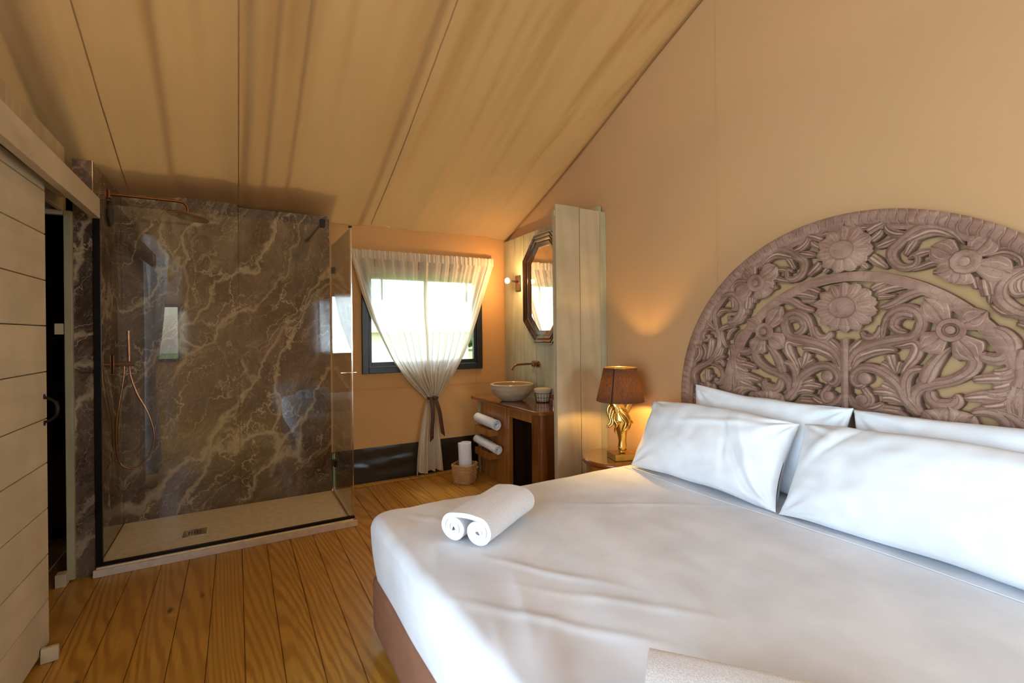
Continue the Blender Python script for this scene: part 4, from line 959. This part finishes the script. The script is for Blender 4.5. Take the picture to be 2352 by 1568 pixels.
ch_(obj('trunk', MB().grid(trunk, 10, 30, lambda u, v: 1 if abs(u-.5) < .05 else 0), m_carve, hb))
ch_(obj('lower_rail', MB().box(2.625, 2.652, UC-1.0, UC+1.0, .50, .70).box(2.625, 2.652, UC-1.0, UC-.94, .1, .50).box(2.625, 2.652, UC+.94, UC+1.0, .1, .50), m_carve, hb, bevel=.004))

# ================================================================ NIGHTSTAND AND LAMP
ns = tag(empty('nightstand', (2.395, 2.69, 0)), 'round reddish-brown wooden nightstand squeezed between the bed and the plank screen', 'nightstand')
obj('table_top', MB().lathe([(.001, .512), (.238, .512), (.247, .520), (.249, .531), (.247, .542), (.240, .548), (.001, .549)], 72), m_red, ns, angle=40)
obj('body', MB().lathe([(.20, .10), (.215, .11), (.215, .50), (.20, .511)], 60), m_redv, ns)
for k in range(4): a = pi/4+k*pi/2; obj('leg', MB().tube([(.17*cos(a), .17*sin(a), 0.0), (.17*cos(a), .17*sin(a), .11)], [.014, .02], 12), m_red, ns)
la = tag(empty('table_lamp', (2.378, 2.622, .55)), 'table lamp with golden horse head foot and dark brown fabric shade, lit', 'lamp')
la.rotation_euler.z = 0
obj('base', MB().box(-.074, .074, -.074, .074, 0, .044), m_goldb, la, bevel=.002).rotation_euler.z = rad(-17)
# horse head: its own frame, e = to the right as seen from the room, k = towards the room
eR = Vector((R.x, R.y, 0)); eK = Vector((-F.x, -F.y, 0))
def H(e, k, z): return eR*e+eK*k+Vector((0, 0, z-.55))
def hloft(rows, n=26):
    rings = []
    P = spl([(r[0], r[1], r[2]) for r in rows], 56); Q = spl([(r[3], r[4], 0) for r in rows], 56)
    for p, q in zip(P, Q):
        ring = []
        for j in range(n):
            a = 2*pi*j/n; cx, sx = cos(a), sin(a)
            ring.append(H(p.x+q.x*abs(cx)**.9*(1 if cx > 0 else -1), p.y+q.y*abs(sx)**.9*(1 if sx > 0 else -1), p.z))
        rings.append(ring)
    return rings
head = MB().loft(hloft([(.006, .01, .594, .008, .008), (.007, .012, .600, .020, .020), (.008, .012, .622, .030, .027), (.010, .010, .650, .031, .028), (.011, .006, .690, .029, .031), (.009, .002, .735, .037, .040),
                        (.006, -.002, .780, .050, .052), (.008, -.004, .815, .062, .060), (.006, -.006, .850, .060, .058), (.0, -.012, .885, .053, .054), (-.022, -.02, .925, .052, .056), (-.036, -.03, .965, .050, .052), (-.040, -.03, .99, .034, .036), (-.038, -.03, 1.0, .012, .012)]))
hh = obj('horse_head', head, m_gold, la, angle=180)
def pc(name, mb, **k): return obj(name, mb, m_gold, hh, angle=180, **k)
# ears
def ear(e0, k0, z0, e1, k1, z1, w0, cup):
    rows = []
    for i in range(15):
        t = i/14; e_, k_, z_ = e0+(e1-e0)*t, k0+(k1-k0)*t, z0+(z1-z0)*t
        ww = w0*(.55+.9*t if t < .45 else .955*(1-((t-.45)/.55)**1.7)+.02); row = []
        for j in range(16):
            a = 2*pi*j/16; s_ = sin(a); row.append(H(e_+ww*cos(a), k_+ww*.55*(s_ if s_ < 0 else s_*(.1 if cup else .8)), z_))
        rows.append(row)
    return MB().loft(rows)
pc('ear', ear(.048, -.004, .868, .083, .0, .966, .022, True)); pc('ear', ear(-.028, .038, .872, -.020, .030, .968, .020, True))
# brow, eyes, nostrils, jaw
for e_, k_ in ((-.026, .048), (.062, .026)):
    pc('eye', MB().lathe([(.001, -.009), (.008, -.005), (.010, 0), (.008, .005), (.001, .009)], 14, tuple(H(e_, k_, .804))))
    pc('brow', MB().tube([H(e_-.022, k_-.004, .812), H(e_-.008, k_+.008, .824), H(e_+.012, k_+.004, .818), H(e_+.024, k_-.010, .802)], [.003, .007, .007, .003], 10))
for e_ in (-.010, .026): pc('nostril', MB().tube([H(e_-.008, .030, .640), H(e_, .038, .634), H(e_+.004, .036, .622)], [.004, .007, .005], 10))
pc('lips', MB().tube([H(-.022, .018, .608), H(-.005, .034, .604), H(.018, .036, .604), H(.034, .022, .610)], [.005, .008, .008, .005], 10))
# forelock and mane: locks of hair
for pts, r in (([(-.015, .045, .90), (.02, .060, .870), (.045, .062, .835), (.050, .058, .805), (.026, .066, .770), (-.006, .062, .735)], .010),
               ([(-.005, .045, .90), (.034, .054, .865), (.058, .048, .82), (.050, .056, .790), (.014, .066, .752)], .009),
               ([(-.02, .045, .89), (.0, .064, .850), (.024, .070, .815), (.010, .070, .775), (-.010, .060, .740)], .010),
               ([(.01, .04, .895), (.05, .04, .86), (.070, .028, .815), (.062, .035, .78), (.040, .05, .75)], .007),
               ([(-.05, .03, .90), (-.066, .03, .85), (-.060, .038, .815), (-.078, .035, .785), (-.105, .030, .776)], .011),
               ([(-.06, .02, .92), (-.080, .018, .86), (-.072, .022, .82), (-.088, .022, .795), (-.110, .018, .782)], .010),
               ([(-.045, .035, .88), (-.052, .045, .835), (-.035, .056, .80), (-.050, .046, .765), (-.044, .040, .735)], .009),
               ([(-.060, .0, .95), (-.088, -.005, .90), (-.080, .0, .85), (-.066, .012, .80)], .012)):
    P = spl(pts, 22); pc('lock', MB().tube([H(p.x, p.y-.007, p.z) for p in P], [r*.85*(.35+.75*sin(pi*min(1, .15+i/22*.85))) if i < 20 else r*.2 for i in range(23)], 9))
# shade
def shade_mat():
    m, nt, b, o = M('brown_lampshade'); b.inputs['Base Color'].default_value = (.045, .024, .016, 1); b.inputs['Roughness'].default_value = .9
    v = coords(nt, (1, 1, 1)); n = nn(nt, 'TexNoise', i_Scale=160., i_Detail=3.0); nt.links.new(coords(nt, (1, 1, .25), rot=(.5, .5, 0)), n.inputs[0]); bump(nt, b, n.outputs[0], .3, .002)
    tr = nn(nt, 'BsdfTranslucent'); nt.links.new(mixc(nt, ramp(nt, n.outputs[0], [(.3, (0,)*3), (.7, (1,)*3)]), (.15, .095, .030), (.36, .23, .075)), tr.inputs[0])
    mx = nn(nt, 'MixShader', i_0=.30); nt.links.new(b.outputs[0], mx.inputs[1]); nt.links.new(tr.outputs[0], mx.inputs[2]); nt.links.new(mx.outputs[0], o.inputs[0]); return m
sh = obj('lamp_shade', MB().lathe([(.168, .412), (.168, .416), (.1155, .645), (.1155, .649)], 72, caps=False), shade_mat(), la, solid=.0012, angle=180)
obj('shade_seam', MB().grid(lambda u, v: tuple(Vector(((.1695-.0525*v)*cos(rad(-152)+(u-.5)*.075), (.1695-.0525*v)*sin(rad(-152)+(u-.5)*.075), .414+.232*v))), 2, 4), plain('shade_seam_cloth', (.02, .010, .008), .9), sh)
for z, r in ((.413, .168), (.648, .1157)): obj('shade_ring', MB().tube([(r*cos(2*pi*k/48), r*sin(2*pi*k/48), z) for k in range(49)], .0022, 6), m_ribbon if z < .5 else m_gold, sh)
obj('shade_spider', MB().tube([(-.115, 0, .645), (.115, 0, .645)], .0018, 6).tube([(0, -.115, .645), (0, .115, .645)], .0018, 6), m_gold, sh)
mb_, ntb, bb, ob = M('warm_bulb'); bb.inputs['Emission Color'].default_value = (1, .62, .25, 1); bb.inputs['Emission Strength'].default_value = 14
obj('bulb', MB().lathe([(.001, .53), (.014, .535), (.026, .56), (.028, .58), (.02, .60), (.001, .61)], 20), mb_, la)
point('lamp_light', (2.392, 2.615, 1.055), 19, (1, .60, .17), .02)
tag(obj('lamp_cable', MB().tube(spl([(2.482, 2.59, .556), (2.49, 2.575, .570), (2.505, 2.595, .556), (2.52, 2.575, .565), (2.545, 2.60, .556), (2.51, 2.62, .556), (2.56, 2.63, .58), (2.62, 2.66, .60), (2.655, 2.70, .50)], 60), .0032, 7), m_black), 'black lamp cable lying in a loop beside the golden lamp base', 'cable')
